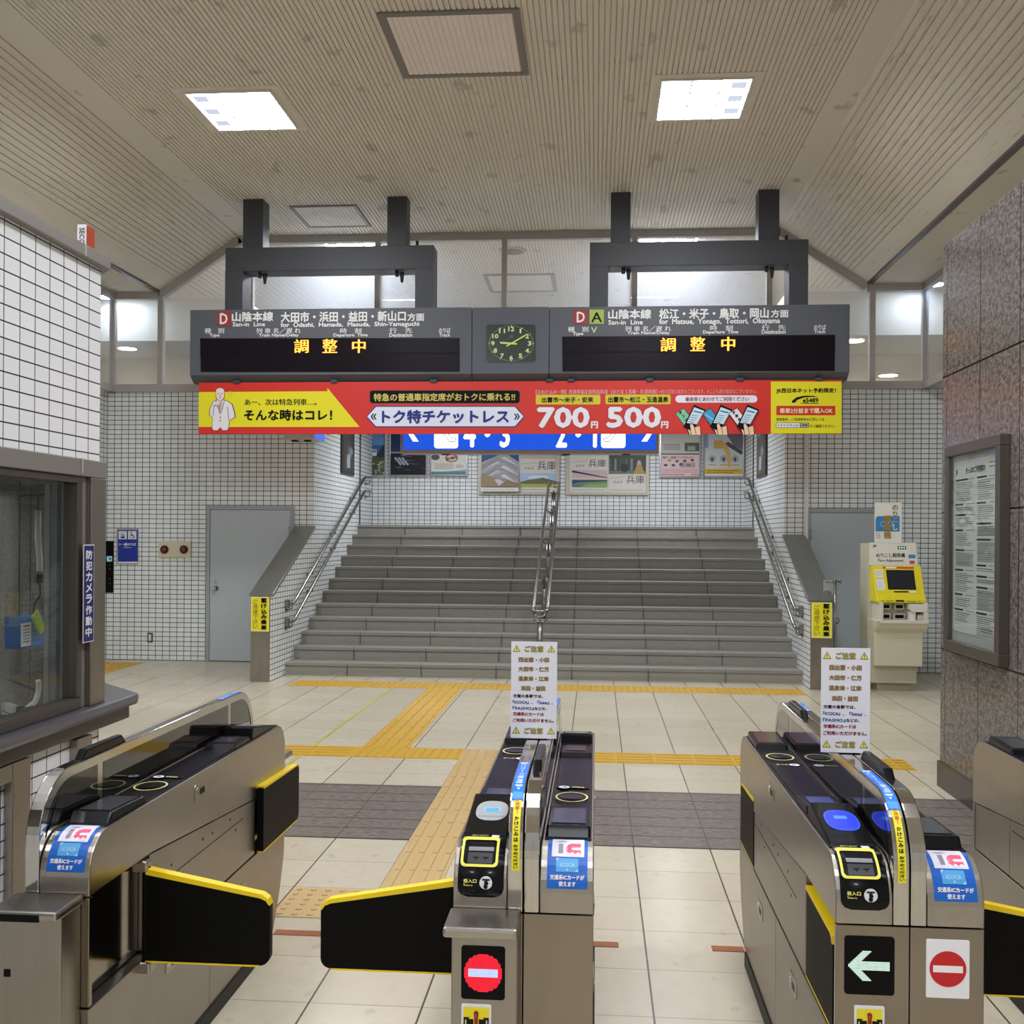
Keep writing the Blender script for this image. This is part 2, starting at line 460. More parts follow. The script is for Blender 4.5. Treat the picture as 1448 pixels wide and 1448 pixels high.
prof += [Vector((XR0, ZC))]
sr = (Vector((XR1, ZS)) - Vector((XR0, ZC)))
prof += ribs((XR0, ZC), Vector((XR0, ZC)) + sr * .8, .064)
prof += [Vector((XR1, ZS)), Vector((7.5, ZS))]
cb = MB(); b = cb.b
A = [b.verts.new((p.x, -7, p.y)) for p in prof]; B = [b.verts.new((p.x, 20.5, p.y)) for p in prof]
for i in range(len(prof) - 1): b.faces.new((A[i], A[i + 1], B[i + 1], B[i]))
ceil = cb.build('ceiling', CEIL, kind='structure')
for x in (XL0 - .01, XR1 + .01):
    MB().box(x - .035, x + .035, -7, YB - .06, ZS - .012, ZS + .02).build('ceiling_trim', BRONZE, ceil)

# walls
def wall(name, m, mat): return m.build(name, mat, kind='structure')
wall('wall_left', MB().box(WL - .2, WL, 6.2, YB + .2, 0, LINTEL), TILE)
wall('wall_right', MB().box(WR, WR + .2, 7.6, YB + .2, 0, LINTEL), TILE)
wall('wall_back_left', MB().box(WL - .2, SX0, YB, YL + .2, 0, LINTEL), TILE)
wall('wall_back_right', MB().box(SX1, WR + .2, YB, YL + .2, 0, LINTEL), TILE)
wall('wall_landing', MB().box(SX0 - .1, SX1 + .1, YL, YL + .2, 0, LINTEL), TILE)
lc = wall('ceiling_landing', MB().box(SX0, SX1, YB + .0, YL + .1, LINTEL, LINTEL + .12), M('#B9B6AC', .8))
for X in (SX0 + .004, SX1 - .004):
    s = 1 if X < 0 else -1
    MB().box(X - .006, X + .006, 16.62, 16.68, LAND, LINTEL).build('trim_1' if s > 0 else 'trim_2', M('#3A3836', .6), kind='structure')
# far end of the roof space behind the glass screen
wall('wall_roof_space', MB().box(-9, 7.5, 20.3, 20.5, LINTEL, 6), M('#E4DCCA', .8))
wall('wall_soffit_left', MB().box(-9, -4.9, 14.35, 15.8, 4.4, ZS + .01).box(-9, -4.9, 15.8, 16.0, LINTEL, 4.6), M('#F0E9D6', .8))
wall('wall_soffit_right', MB().box(2.5, 7, 14.35, 15.8, 4.4, ZS + .01).box(2.5, 7, 15.8, 16.0, LINTEL, 4.6), M('#F0E9D6', .8))

# granite faced block beside the gates
gr = wall('wall_granite', MB().box(2.38, 6.4, 2.0, 7.55, 0, 3.73, .006), GRANITE)
MB().box(2.365, 2.5, 2.0, 7.56, 0, .175).build('baseboard', M('#3F3833', .3), gr)

# stairs: twelve stone steps
st = thing('stairs', None, None, (0, 0, 0), kind='structure')
SEAM = M('#45443F', .8)
for i in range(12):
    y0 = SY + i * TREAD; z1 = (i + 1) * RISE; y1 = y0 + TREAD + (.02 if i < 11 else YL - SY - 12 * TREAD)
    m = MB().box(SX0, SX1, y0 + .012, y1, 0 if i == 0 else z1 - RISE - .05, z1 - .042)
    m.box(SX0, SX1, y0, y1, z1 - .042, z1, .004, 0, 1)
    m.box(SX0, SX1, y0 + .008, y0 + .014, z1 - .045, z1 - .041, 0, 1)
    for k in range(-5, 4):
        x = -.28 + k * .905 + .18 * 0
        if SX0 < x < SX1: m.box(x - .003, x + .003, y0 - .001, y0 + .02, z1 - RISE, z1 + .0006, 0, 1)
    m.build('step', [STEP, SEAM], st)

# low walls each side of the stair foot with steel caps
ZP = .995
for name, x0, x1, yf in (('wall_stair_left', -3.985, SX0, 12.03), ('wall_stair_right', SX1, 2.655, 12.2)):
    zt = ZP + (YB - yf) * .43
    p = wall(name, MB().prism([(yf, 0), (YB + .01, 0), (YB + .01, zt), (yf + .05, ZP), (yf, ZP)], x0, x1), TILE)
    MB().box(x0 - .002, x1 + .002, yf - .012, yf, 0, ZP).build('end_plate', STEEL, p)
    MB().prism([(yf + .0, ZP), (yf + .05, ZP), (YB, zt), (YB, zt + .03), (yf + .04, ZP + .032), (yf + .0, ZP + .02)], x0 - .03, x1 + .03, bev=.004).build('cap', CAPST, p)

# glazed gable screen over the stairs and along its returns
gb = thing('window_1', None, None, (0, YB, 0), kind='structure')
def beam2(m, p, q, t, y0, y1):
    """a bar between two (x, z) points, t deep, from y0 to y1"""
    a, c = Vector(p), Vector(q); d = (c - a).normalized(); nn = Vector((d.y, -d.x)) * t
    m.prism([tuple(a), tuple(c), tuple(c + nn), tuple(a + nn)], y0, y1, 'y')
fm = MB()
XGL, XGR = -6.54, 4.16
for a, c in (((XGL, ZS), (XL0, ZS)), ((XL0, ZS), (XL1, ZC)), ((XL1, ZC), (XR0, ZC)), ((XR0, ZC), (XR1, ZS)), ((XR1, ZS), (XGR, ZS))):
    beam2(fm, a, c, .1, YB - .05, YB + .05)
local(fm.build('frame', FRAMEGREY, gb), gb)
local(MB().box(WL, WR, YB - .07, YB + .07, LINTEL, LINTEL + .1).build('sill', FRAMEGREY, gb), gb)
for x, zt in ((-5.87, ZS), (-4.634, ZC), (-2.914, ZC), (-1.226, ZC), (.475, ZC), (2.20, ZC), (3.50, ZS), (XGL, ZS), (XGR, ZS)):
    local(MB().box(x - .035, x + .035, YB - .045, YB + .045, LINTEL + .08, zt - .05).build('mullion', FRAMEGREY, gb), gb)
local(MB().prism([(XGL, LINTEL + .08), (XGR, LINTEL + .08), (XGR, ZS), (XR1, ZS), (XR0, ZC), (XL1, ZC), (XL0, ZS), (XGL, ZS)], YB - .006, YB + .006, 'y').build('glass_pane', DUSTGLASS, gb), gb)
for n, X in ((2, XGL), (3, XGR)):
    r = thing('window_%d' % n, None, None, (X, YB, 0), kind='structure')
    m = MB().box(X - .04, X + .04, 8.0, YB, ZS - .09, ZS).box(X - .04, X + .04, 8.0, YB, LINTEL, LINTEL + .09)
    for y in (8.0, 9.5, 11.0, 12.5): m.box(X - .04, X + .04, y - .04, y + .04, LINTEL, ZS)
    local(m.build('frame', FRAMEGREY, r), r)
    local(MB().box(X - .005, X + .005, 8.0, YB, LINTEL + .09, ZS - .09).build('glass_pane', DUSTGLASS, r), r)
    s = -1 if X < 0 else 1
    wall('wall_passage_' + ('left' if s < 0 else 'right'), MB().box(min(X + s * 1.2, X + s * 1.4), max(X + s * 1.2, X + s * 1.4), 7.6, 16, LINTEL, ZS), M('#F0E9D6', .8))

# the two grey steel doors
def door(n, x0, x1, zt, hinge, hx):
    d = thing('door_%d' % n, None, None, ((x0 + x1) / 2, YB, 0), kind='structure')
    g = M('#BAC2C6', .45); fr = M('#A2AAAE', .45)
    m = MB().box(x0 - .05, x0, YB - .03, YB + .02, 0, zt, .003).box(x1, x1 + .05, YB - .03, YB + .02, 0, zt, .003).box(x0 - .05, x1 + .05, YB - .03, YB + .02, zt, zt + .05, .003)
    local(m.build('frame', fr, d), d)
    local(MB().box(x0 + .004, x1 - .004, YB - .02, YB + .02, .012, zt - .004, .002).build('leaf', g, d), d)
    for z in (.25, zt - .35): local(MB().cyl((hinge, YB - .034, z), (hinge, YB - .034, z + .13), .014).build('hinge', fr, d), d)
    kn = MB().cyl((hx, YB - .02, .98), (hx, YB - .06, .98), .016).cyl((hx, YB - .055, .98), (hx, YB - .085, .98), .032, 16, 0, .024).cyl((hx, YB - .02, .98), (hx, YB - .026, .98), .04).cyl((hx, YB - .02, 1.07), (hx, YB - .03, 1.07), .02)
    local(kn.build('door_knob', CHROME, d), d)
door(1, -5.17, -4.07, 2.04, -4.075, -5.09)
door(2, 2.74, 3.62, 2.04, 2.745, 3.54)

# ================================================================== THINGS ON AND UNDER THE CEILING
DIFF = M('#F4F7FF', .5, 0, LAMP)
LIGHT_LABELS = {}
def ceiling_light(x, y, label):
    r = thing('ceiling_light', label, 'ceiling light', (x, y, ZC), 'recessed ceiling lights')
    W, L = .385, .425
    m = MB()
    for a in ((-W - .02, -W, -L - .02, L + .02), (W, W + .02, -L - .02, L + .02), (-W, W, -L - .02, -L), (-W, W, L, L + .02)): m.box(*a, -.022, .01)
    m.build('frame', M('#D9D6CF', .5), r)
    MB().quad([(-W, -L, -.006), (-W, L, -.006), (W, L, -.006), (W, -L, -.006)]).build('diffuser', DIFF, r)
    m = MB()
    for k in (-1, 1): m.box(k * W / 3 - .006, k * W / 3 + .006, -L, L, -.02, -.007)
    for k in (-1, 1): m.box(-W, W, k * L / 3 - .003, k * L / 3 + .003, -.02, -.007)
    m.build('louvre', M('#6F737A', .4), r)
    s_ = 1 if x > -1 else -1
    for k in (-1, 0, 1): MB().box(*sorted((s_ * (W - .03), s_ * (W - .16))), k * 2 * L / 3 - .08, k * 2 * L / 3 + .05, -.016, -.008).build('reflector_glow', M('#C4CEE2', .3, 0, .95), r)  # self-lit bluish patches: louvre reflection painted in, outer column only
    MB().box(-W - .1, W + .1, -L - .1, L + .1, -.004, .004).build('plain_surround', M('#D8D1C2', .8), r)
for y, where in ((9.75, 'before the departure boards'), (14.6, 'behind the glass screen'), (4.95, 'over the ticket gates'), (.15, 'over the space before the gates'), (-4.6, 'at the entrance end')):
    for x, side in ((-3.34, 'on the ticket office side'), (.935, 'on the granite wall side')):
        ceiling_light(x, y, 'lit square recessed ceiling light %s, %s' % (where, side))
for y, lab in ((.5, 'long linear ceiling lamp over the floor before the gates'), (2.2, 'long linear ceiling lamp over the gate fronts'), (3.7, 'long linear ceiling lamp over the far gate ends')):
    r = thing('linear_lamp', lab, 'ceiling light', (-1.2, y, ZC), 'linear lamps over the gates')
    MB().box(-3.25, 3.25, -.09, .09, -.03, .006, .004).build('frame', M('#D9D6CF', .5), r)
    MB().quad([(-3.2, -.06, -.032), (-3.2, .06, -.032), (3.2, .06, -.032), (3.2, -.06, -.032)]).build('diffuser', M('#F3F7FF', .5, 0, 17), r)
for x in (-2.3, .9):
    r = thing('landing_light', 'flush square light in the landing ceiling %s' % ('near the dark train poster' if x < 0 else 'near the pink poster'), 'ceiling light', (x, 15.6, LINTEL), 'landing lights')
    MB().box(-.42, .42, -.42, .42, -.03, .0, .004).build('frame', M('#D9D6CF', .5), r)
    MB().quad([(-.38, -.38, -.032), (-.38, .38, -.032), (.38, .38, -.032), (.38, -.38, -.032)]).build('diffuser', M('#F4F7FF', .5, 0, LAMP * .45), r)

def hatch(x0, x1, y0, y1, label, panel, t=.045):
    r = thing('ceiling_hatch', label, 'ceiling hatch', ((x0 + x1) / 2, (y0 + y1) / 2, ZC), 'ceiling hatches')
    a, c = (x1 - x0) / 2, (y1 - y0) / 2
    m = MB()
    for q in ((-a, -a + t, -c, c), (a - t, a, -c, c), (-a + t, a - t, -c, -c + t), (-a + t, a - t, c - t, c)): m.box(*q, -.016, .01, .003, 0, 1)
    m.build('frame', M('#7C7771', .5), r)
    m = MB(); n = int(2 * (a - t) / .0445)
    for i in range(n):
        x = -a + t + i * 2 * (a - t) / n
        m.box(x, x + 2 * (a - t) / n - .009, -c + t, c - t, -.008, .004)
    m.box(-a + t, a - t, -c + t, c - t, -.002, .003)
    m.build('ribbed_panel', panel, r)
hatch(-1.70, -.605, 7.99, 9.14, 'large framed hatch with a pale pinkish ribbed panel, nearest the gates', M('#EAE0DA', .8), .06)
hatch(-3.745, -2.92, 12.62, 13.50, 'small ribbed hatch in the ceiling just before the glass screen', CEIL, .04)
hatch(-1.75, -.66, 16.08, 17.23, 'framed ceiling hatch seen through the glass screen', CEIL, .06)
r = thing('ceiling_speaker', 'round flush ceiling speaker behind the glass screen', 'speaker', (-1.19, 14.76, ZC))
MB().cyl((0, 0, .01), (0, 0, -.02), .2, 24, 0, .18).build('rim', FRAMEGREY, r)
MB().cyl((0, 0, -.018), (0, 0, -.024), .15, 24).build('grille', M('#6F6B65', .6), r)

# downlights in the low soffits behind the glass
WARM = M('#FFF1D2', .5, 0, 22)
for px, py, y, z, lab in ((180, 492, 14.9, 4.4, 'round downlight in the soffit behind glass near the ticket office tiles'), (1256, 535, 0, 0, ''), (1209, 480, 0, 0, '')):
    if y:
        p = atZ(px, py, z); x, yy = p.x, p.y
        r = thing('downlight', lab, 'downlight', (x, yy, z), 'soffit downlights')
        MB().cyl((0, 0, .02), (0, 0, -.012), .15, 20).build('rim', WHITE, r)
        MB().cyl((0, 0, -.010), (0, 0, -.016), .125, 20).build('bulb', WARM, r)
for px, py, lab in ((1256, 530, 'round downlight low behind the glass above the fare machine'), (1208, 481, 'round downlight behind glass beside the board end')):
    p = atZ(px, py, 4.4 if py < 500 else 4.05)
    r = thing('downlight', lab, 'downlight', tuple(p), 'soffit downlights')
    h = 4.42 - p.z
    MB().cyl((0, 0, h + .02), (0, 0, -.012), .15 if h < .1 else .012, 20).cyl((0, 0, .02), (0, 0, -.012), .15, 20).build('rim', WHITE, r)
    MB().cyl((0, 0, -.010), (0, 0, -.016), .125, 20).build('bulb', WARM, r)
for px, py, lab in ((174, 419.5, 'bright spotlight at the top of the glass above the lift buttons'), (1292, 406, 'bright spotlight at the top of the glass above the fare machine'), (148, 421, 'bright spotlight beyond the side glass near the ticket office'), (1322, 403, 'bright spotlight beyond the side glass near the granite block')):
    p = atZ(px, py, ZS - .026)
    r = thing('downlight', lab, 'downlight', (p.x, p.y, ZS), 'high spotlights behind the glass')
    MB().cyl((0, 0, .01), (0, 0, -.02), .125, 20).build('rim', WHITE, r)
    MB().cyl((0, 0, -.018), (0, 0, -.026), .105, 20).build('bulb', M('#CFE2FF', .5, 0, 48), r)

# hanging brackets of the departure boards
PAINT = M('#3B3D42', .5); PAINT_L = M('#55585F', .5)
def bracket(label, xl, xr, posts, zl):
    r = thing('hanging_bracket', label, 'bracket', ((xl + xr) / 2, 12.45, ZC), 'board brackets')
    for x0, x1 in posts: local(MB().box(x0, x1, 12.34, 12.58, 5.10, ZC + .004, .004).build('post', PAINT, r), r)
    local(MB().box(xl, xr, 12.30, 12.60, 4.832, 5.112, .006).build('beam', PAINT, r), r)
    for x0 in (xl, xr - .215): local(MB().box(x0, x0 + .215, 12.29, 12.61, zl, 4.835, .004).build('leg', PAINT, r), r)
    for x in (xl + .28, xr - .22):
        local(MB().cyl((x, 12.45, 5.11), (x, 12.45, 5.20), .018).cyl((x, 12.45, 5.11), (x, 12.45, 5.14), .035, 6).build('bolt', M('#26272A', .5), r), r)
    for x in (xl + .42, xr - .42):
        local(MB().cyl((x - .03, 12.4, 4.84), (x - .03, 12.4, 4.77), .022).cyl((x + .03, 12.4, 4.82), (x + .03, 12.4, 4.70), .03, 10, 0, .015).build('hanger_bolt', M('#1C1D1F', .5), r), r)
bracket('dark grey hanging frame above the Hamada side board', -4.417, -1.92, ((-4.22, -3.975), (-2.48, -2.25)), 4.3555)
bracket('dark grey hanging frame above the Okayama side board', -.097, 2.384, ((.144, .371), (1.83, 2.065)), 4.3455)

# departure boards and the clock between them
LED = M('#FF9A2E', .5, 0, 3.0)
SCREEN = M('#191419', .25)
LABELW = M('#E9E9E6', .5)
YF = 12.2
def housing(x0, x1, zt, name_parent):
    m = MB().prism([(YF, 3.585), (YF, zt), (12.62, zt), (12.62, 3.50), (YF + .12, 3.50)], x0, x1, bev=.01)
    return local(m.build('housing', PAINT_L, name_parent), name_parent)
def board(label, x0, x1, zt, scr, texts, chars, boxes):
    r = thing('departure_board', label, 'departure board', ((x0 + x1) / 2, 12.4, 3.5), 'departure boards')
    housing(x0, x1, zt, r)
    c = YCanvas(YF - .003); c.poly([scr[0], scr[1], scr[2], scr[3]], SCREEN)
    y = (scr[0][1] + scr[3][1]) / 2; d = scr[1][1] - scr[0][1]
    c.poly([(scr[0][0], y - 3), (scr[1][0], y - 3 + d), (scr[1][0], y - 1.5 + d), (scr[0][0], y - 1.5)], M('#131014', .4))
    s = c.build('screen', None); s.parent = r; local(s, r)
    c = YCanvas(YF - .008)
    for t, a in chars:
        c = YCanvas(YF - .008); c.text(t, *a, LED, .05); c.build('lit_character', s)
    c = YCanvas(YF - .003)
    for x0_, y0_, x1_, y1_, m in boxes: c.rect(x0_, y0_, x1_, y1_, m)
    nr = [i for i, t in enumerate(texts) if t[0].startswith('種')][0]
    for t, a, m, bo in texts[:nr]:
        if len(t) == 1: c.text(t, *a, m, bo)
    s = c.build('line_symbol', None); s.parent = r; local(s, r)
    c = YCanvas(YF - .003)
    for t, a, m, bo in texts[:nr]:
        if len(t) > 1: c.text(t, *a, m, bo)
    s = c.build('route_lettering', None); s.parent = r; local(s, r)
    rest = texts[nr:]; done = set()
    for t, a, m, bo in rest:
        if id(a) in done: continue
        c = YCanvas(YF - .003)
        for t2, a2, m2, b2 in rest:
            if id(a2) not in done and abs((a2[0] + a2[2]) - (a[0] + a[2])) < 40: c.text(t2, *a2, m2, b2); done.add(id(a2))
        s = c.build('column_heading', None); s.parent = r; local(s, r)
    return r
RED, LIME = M('#9C2E2C', .5), M('#A5B84E', .5)
board('wide grey departure board for the line towards Hamada', -4.805, -1.452, 4.355,
      ((283, 478.5), (650, 478), (650, 525.5), (284, 526)),
      [('D', (311, 443, 322, 458.5), LABELW, .06), ('山陰本線', (328, 441, 386.5, 454.5), LABELW, .07), ('大田市・浜田・益田・新山口', (397, 441, 574, 454.5), LABELW, .07), ('方面', (576, 443, 600, 454), LABELW, .07),
       ('San-in  Line', (329, 455.5, 375, 461.5), LABELW, .08), ('for  Ōdashi,  Hamada,  Masuda,  Shin-Yamaguchi', (397, 454.5, 593, 463), LABELW, .07),
       ('種　別', (289.5, 464, 317, 471.5), LABELW, .05), ('Type', (296.5, 471.7, 310.5, 477.5), LABELW, .07), ('列 車 名／遅 れ', (362.5, 464, 425.5, 471.5), LABELW, .05),
       ('Train Name/Delay', (366, 471.7, 422.5, 477.3), LABELW, .07), ('時　刻', (481, 464, 511, 471.5), LABELW, .05), ('Departure  Time', (471.6, 471.5, 520, 477.3), LABELW, .07),
       ('行　先', (550.6, 463.5, 583, 471), LABELW, .05), ('Destination', (550.6, 471, 583, 476.5), LABELW, .07), ('のりば', (620.7, 463.5, 637, 471), LABELW, .05), ('Track', (621, 471, 637, 476.3), LABELW, .07)],
      [('調', (416, 479.5, 436.5, 499.5)), ('整', (456, 479, 477, 499.5)), ('中', (498, 479.5, 517, 499.5))], [(307, 440.5, 327, 461, RED)])
board('wide grey departure board for the line towards Okayama', -.552, 2.83, 4.345,
      ((795, 476), (1181, 473.5), (1180, 524.5), (795.5, 525.3)),
      [('D', (815.5, 441, 827, 456), LABELW, .06), ('A', (836, 441.5, 851.5, 456), INK, .04), ('山陰本線', (860, 437.5, 921, 451), LABELW, .07), ('松江・米子・鳥取・岡山', (932, 436.5, 1087, 450), LABELW, .07), ('方面', (1090, 438, 1115, 449), LABELW, .07),
       ('San-in  Line', (860, 452.5, 909, 459), LABELW, .08), ('for  Matsue,  Yonago,  Tottori,  Okayama', (932, 451, 1103, 459.5), LABELW, .07),
       ('種　別', (803, 462, 832, 469.5), LABELW, .05), ('V', (836, 462.5, 844, 471), M('#BFE0A8', .5), .04), ('Type', (810, 469.5, 825, 475.5), LABELW, .07), ('列 車 名／遅 れ', (884, 461, 949, 468.5), LABELW, .05),
       ('Train Name/Delay', (887, 468.5, 947, 474), LABELW, .07), ('時　刻', (1004, 460, 1036, 467.5), LABELW, .05), ('Departure  Time', (994, 467.3, 1044, 473), LABELW, .07),
       ('行　先', (1077, 459.3, 1111, 467), LABELW, .05), ('Destination', (1077, 466.5, 1111, 472), LABELW, .07), ('のりば', (1151, 459, 1168, 466.5), LABELW, .05), ('Track', (1151, 466.3, 1167.5, 471.5), LABELW, .07)],
      [('調', (934, 477.3, 955.5, 497.5)), ('整', (976, 476, 997, 497)), ('中', (1020, 476, 1039.5, 496.5))], [(811, 438, 831, 458.5, RED), (833.6, 437.8, 854, 458, LIME)])
r = thing('station_clock', 'square green faced clock set in the panel between the departure boards', 'clock', (-1.0, 12.4, 3.5))
housing(-1.448, -.556, 4.35, r)
c = YCanvas(YF - .003, .002); G = M('#1B3526', .2, 0, .35); NUM = M('#CFE59A', .5, 0, .7)
c.rect(686, 458, 759, 512.5, M('#55585F', .5), 5); c.rect(687.5, 459, 757.5, 511.5, G, 4)
cx, cy, kx, ky = 723, 485.7, 31, 24.6
for i in range(60):
    a = math.radians(i * 6); q = .9 if i % 5 == 0 else .45
    c.ell(cx + kx * math.sin(a), cy - ky * math.cos(a), q, q, NUM, 8)
for i, t in ((12, '12'), (1, '1'), (2, '2'), (3, '3'), (4, '4'), (5, '5'), (6, '6'), (7, '7'), (8, '8'), (9, '9'), (10, '10'), (11, '11')):
    a = math.radians(i * 30); X, Y = cx + 26 * math.sin(a), cy - 20.3 * math.cos(a); w2 = 4.3 if len(t) == 2 else (1.2 if t == '1' else 2.6)
    c.text(t, X - w2, Y - 3.2, X + w2, Y + 3.2, NUM, .1)
c.text('JR', cx - 4, 474, cx + 4, 480, M('#3E6A55', .4), .1)
s = c.build('dial', None); s.parent = r; local(s, r)
for nm, a, L, t in (('hour_hand', 274, 16, 2.6), ('minute_hand', 60, 23, 2.0)):
    c = YCanvas(YF - (.024 if L < 20 else .03), .002); a = math.radians(a)
    c.line(cx - 8 * math.sin(a), cy + 8 * math.cos(a), cx + L * math.sin(a), cy - L * math.cos(a), t, M('#CBD96A', .5, 0, .7))
    s = c.build(nm, None); s.parent = r; local(s, r)

def put(c, name, root):
    s = c.build(name, None); s.parent = root; return local(s, root)
def T(name, label, cat, p, group=None): return thing(name, label, cat, tuple(p), group)

# advertising banner hung under the boards
YN = 12.25
BR, BY, BK, NVY, SKIN = M('#D02B20', .4), M('#E6DC1C', .4), M('#141212', .4), M('#1B2A7A', .4), M('#F0C9A8', .5)
r = T('advertising_banner', 'long red and yellow ticket offer banner hung below the departure boards', 'banner', (-.98, YN, 2.9))
local(MB().box(-4.712, 2.758, YN, YN + .02, 2.893, 3.503, .003).build('panel', BR, r), r)
for x in (-4.25, -3.08, -1.9, -.55, -.3, .6, 1.62, 2.5):
    local(MB().box(x - .04, x + .04, YN - .02, YN + .03, 3.49, 3.53, .006).build('clip', M('#3A3C40', .5), r), r)
c = YCanvas(YN, .0022)
c.poly([(281, 554.5), (463, 553.3), (463, 548.4), (508.5, 603.8), (281, 603.8)], BY)
c.text('あー、次は特急列車…。', 346, 564, 448, 573.3, INK, .05); c.text('そんな時はコレ！', 345, 579, 470, 595, INK, .08)
MW, MO = M('#E4E2E6', .5), M('#6E2A34', .5)
body = [(302, 568), (297.5, 578), (297, 588), (301, 590), (300.5, 606), (302.5, 608.5), (308, 608.5), (311.8, 604), (315, 608.5), (321, 608.5), (323.5, 605), (324, 595), (332, 590), (331.5, 584), (328, 572), (322, 567.5), (316, 566), (308, 566)]
c.poly([(311.8 + (x - 311.8) * 1.07, 587 + (y - 587) * 1.03) for x, y in body], MO); c.poly(body, MW)
c.ell(311.8, 558, 6.6, 9.4, MO); c.ell(311.8, 558, 5.9, 8.8, M('#E9DCD6', .5)); c.poly([(305.5, 556), (307, 550.5), (311.8, 548.6), (316.6, 550.5), (318, 556), (315, 553.2), (311.8, 552.4), (308.6, 553.2)], MW)
for x0, y0, x1, y1 in ((308, 556.5, 310.4, 557.4), (313.3, 557.4, 315.7, 556.5), (311.8, 558, 311.2, 561), (310.2, 563, 313.4, 563), (306, 567, 311.6, 585), (318, 567, 312.2, 585), (303, 573, 301.5, 588), (322, 575, 324, 594), (304, 574, 312, 570)): c.line(x0, y0, x1, y1, .8, MO)
c.poly([(309, 568), (314.6, 568), (311.9, 582)], M('#C98C94', .5)); c.poly([(305, 571), (308, 568), (312, 567), (312, 570), (308, 574)], M('#E9DCD6', .5))
for y in (590.5, 595): c.ell(312, y, 1, 1, MO, 10)
c.ring(325.5, 556, 3, 3, .7, M('#C9B84C', .5))
c.rect(522.5, 551.6, 735.5, 570.6, M('#8C5B3C', .5), 4); c.rect(523.2, 552.3, 734.8, 570, BK, 3.6)
c.text('特急の普通車指定席がおトクに乗れる!!', 528.6, 556.3, 728.5, 567, M('#CBBE62', .5), .06)
hexa = [(517.6, 589), (530.8, 574), (729.2, 574), (742, 589), (729.2, 604.2), (530.8, 604.2)]
c.poly(hexa, NVY); c.poly([(519.4, 589), (531.8, 575.4), (728.2, 575.4), (740.2, 589), (728.2, 602.8), (531.8, 602.8)], M('#DDE2F2', .4))
c.text('トク特チケットレス', 540, 579.5, 720, 599, NVY, .09); c.text('«', 524.5, 585, 532.5, 593.5, INK, .06); c.text('»', 727, 585, 735, 593.5, INK, .06)
WT = M('#E8E6EE', .4); PK = M('#D9A29A', .5)
c.text('【おねだんの一例】普通車指定席特急料金（おとな１名様・片道利用）', 757.6, 550.8, 929.6, 557.3, PK, .05); c.text('※他の区間の設定もございます。※こども用の設定はございません。', 932, 550.5, 1070, 556.5, PK)
YB2 = M('#D3C62A', .4)
c.rect(757.6, 558.2, 849, 572, YB2, 2.5); c.text('出雲市〜米子・安来', 766, 561.5, 839, 569.3, INK, .06); c.rect(856, 558, 948.3, 571.6, YB2, 2.5); c.text('出雲市〜松江・玉造温泉', 860, 561, 945, 569, INK, .06)
c.rect(955, 559, 1070.8, 569.4, WT, 5); c.text('乗車券とあわせてご利用ください', 969, 561, 1059, 567.7, M('#7E2A48', .5), .05)
for t, a in (('700', (758.6, 574.6, 834.8, 606.2)), ('500', (856.8, 574.2, 935.8, 606))): c.text(t, *a, M('#7C1A16', .4), .15)
for t, a in (('700', (759.4, 575.4, 834, 605.4)), ('500', (857.6, 575, 935, 605.2))): c.text(t, *a, WT, .12)
c.text('円', 835.7, 595.7, 845.6, 606, WT, .1); c.text('円', 934.8, 595.7, 945, 605.8, WT, .1)
PH, GL = M('#2B2A30', .4), M('#C9E4EE', .4)
for k, (cc, tt, tc) in enumerate((('#7FC7A0', 'きっぷ', INK), ('#3F95C4', '', WT), ('#E4E2E8', '定期券', INK))):
    def q(x, y): return (940 + (x + 210 * k * .995) / 5.569, 535 + y / 5.569)
    c.poly([q(82, 277), (q(150, 232)), q(205, 305), q(152, 375)], BK); c.poly([q(86, 278), q(149, 238), q(200, 306), q(152, 368)], M(cc, .5))
    if tt:
        for i, ch in enumerate(tt):
            a = q(112 + i * 22, 258 + i * 28); b_ = q(134 + i * 22, 282 + i * 28); c.text(ch, a[0], a[1], b_[0], b_[1], tc, .08)
    else: c.line(*q(110, 285), *q(175, 330), 2.5, M('#7DBFE0', .5))
    c.poly([q(190, 445), q(172, 400), q(280, 370), q(287, 445)], BK); c.poly([q(196, 445), q(180, 400), q(276, 376), q(282, 445)], SKIN)
    c.poly([q(230, 208), q(323, 250), q(217, 418), q(146, 385)], BK); c.poly([q(232, 228), q(310, 258), q(252, 362), q(172, 352)], GL)
    c.line(*q(226, 258), *q(290, 272), 1.6, M('#2F5C8C', .5))
    for i in range(4): c.line(*q(212 - i * 9, 290 + i * 17), *q(258 - i * 9, 298 + i * 17), .9, M('#6E8CA4', .5))
    c.poly([q(195, 362), q(215, 352), q(236, 385), q(248, 445), q(205, 445)], BK); c.poly([q(199, 366), q(214, 358), q(232, 388), q(244, 445), q(210, 445)], SKIN)
c.rect(1090, 539.6, 1190, 613, BY)
c.text('JR西日本ネット予約限定！', 1097.5, 549, 1182, 556.5, INK, .06)
c.poly([(1120, 569.5), (1119.6, 567), (1126, 562), (1138, 559.5), (1150, 559.8), (1157.5, 562), (1148, 561.2), (1137, 562), (1127, 565.5), (1124, 569.5)], INK); c.text('e5489', 1135, 563, 1157, 569.3, INK, .08); c.line(1132, 570.5, 1158, 570.5, .7, INK)
c.rect(1097.7, 574, 1181, 587.2, BR); c.text('乗車2分前まで購入OK', 1102.5, 577, 1177.4, 584.7, M('#F0D8A8', .5), .07)
c.text('発売条件・ご利用条件など詳しくは', 1097.5, 591, 1165.4, 595.2, INK, .04)
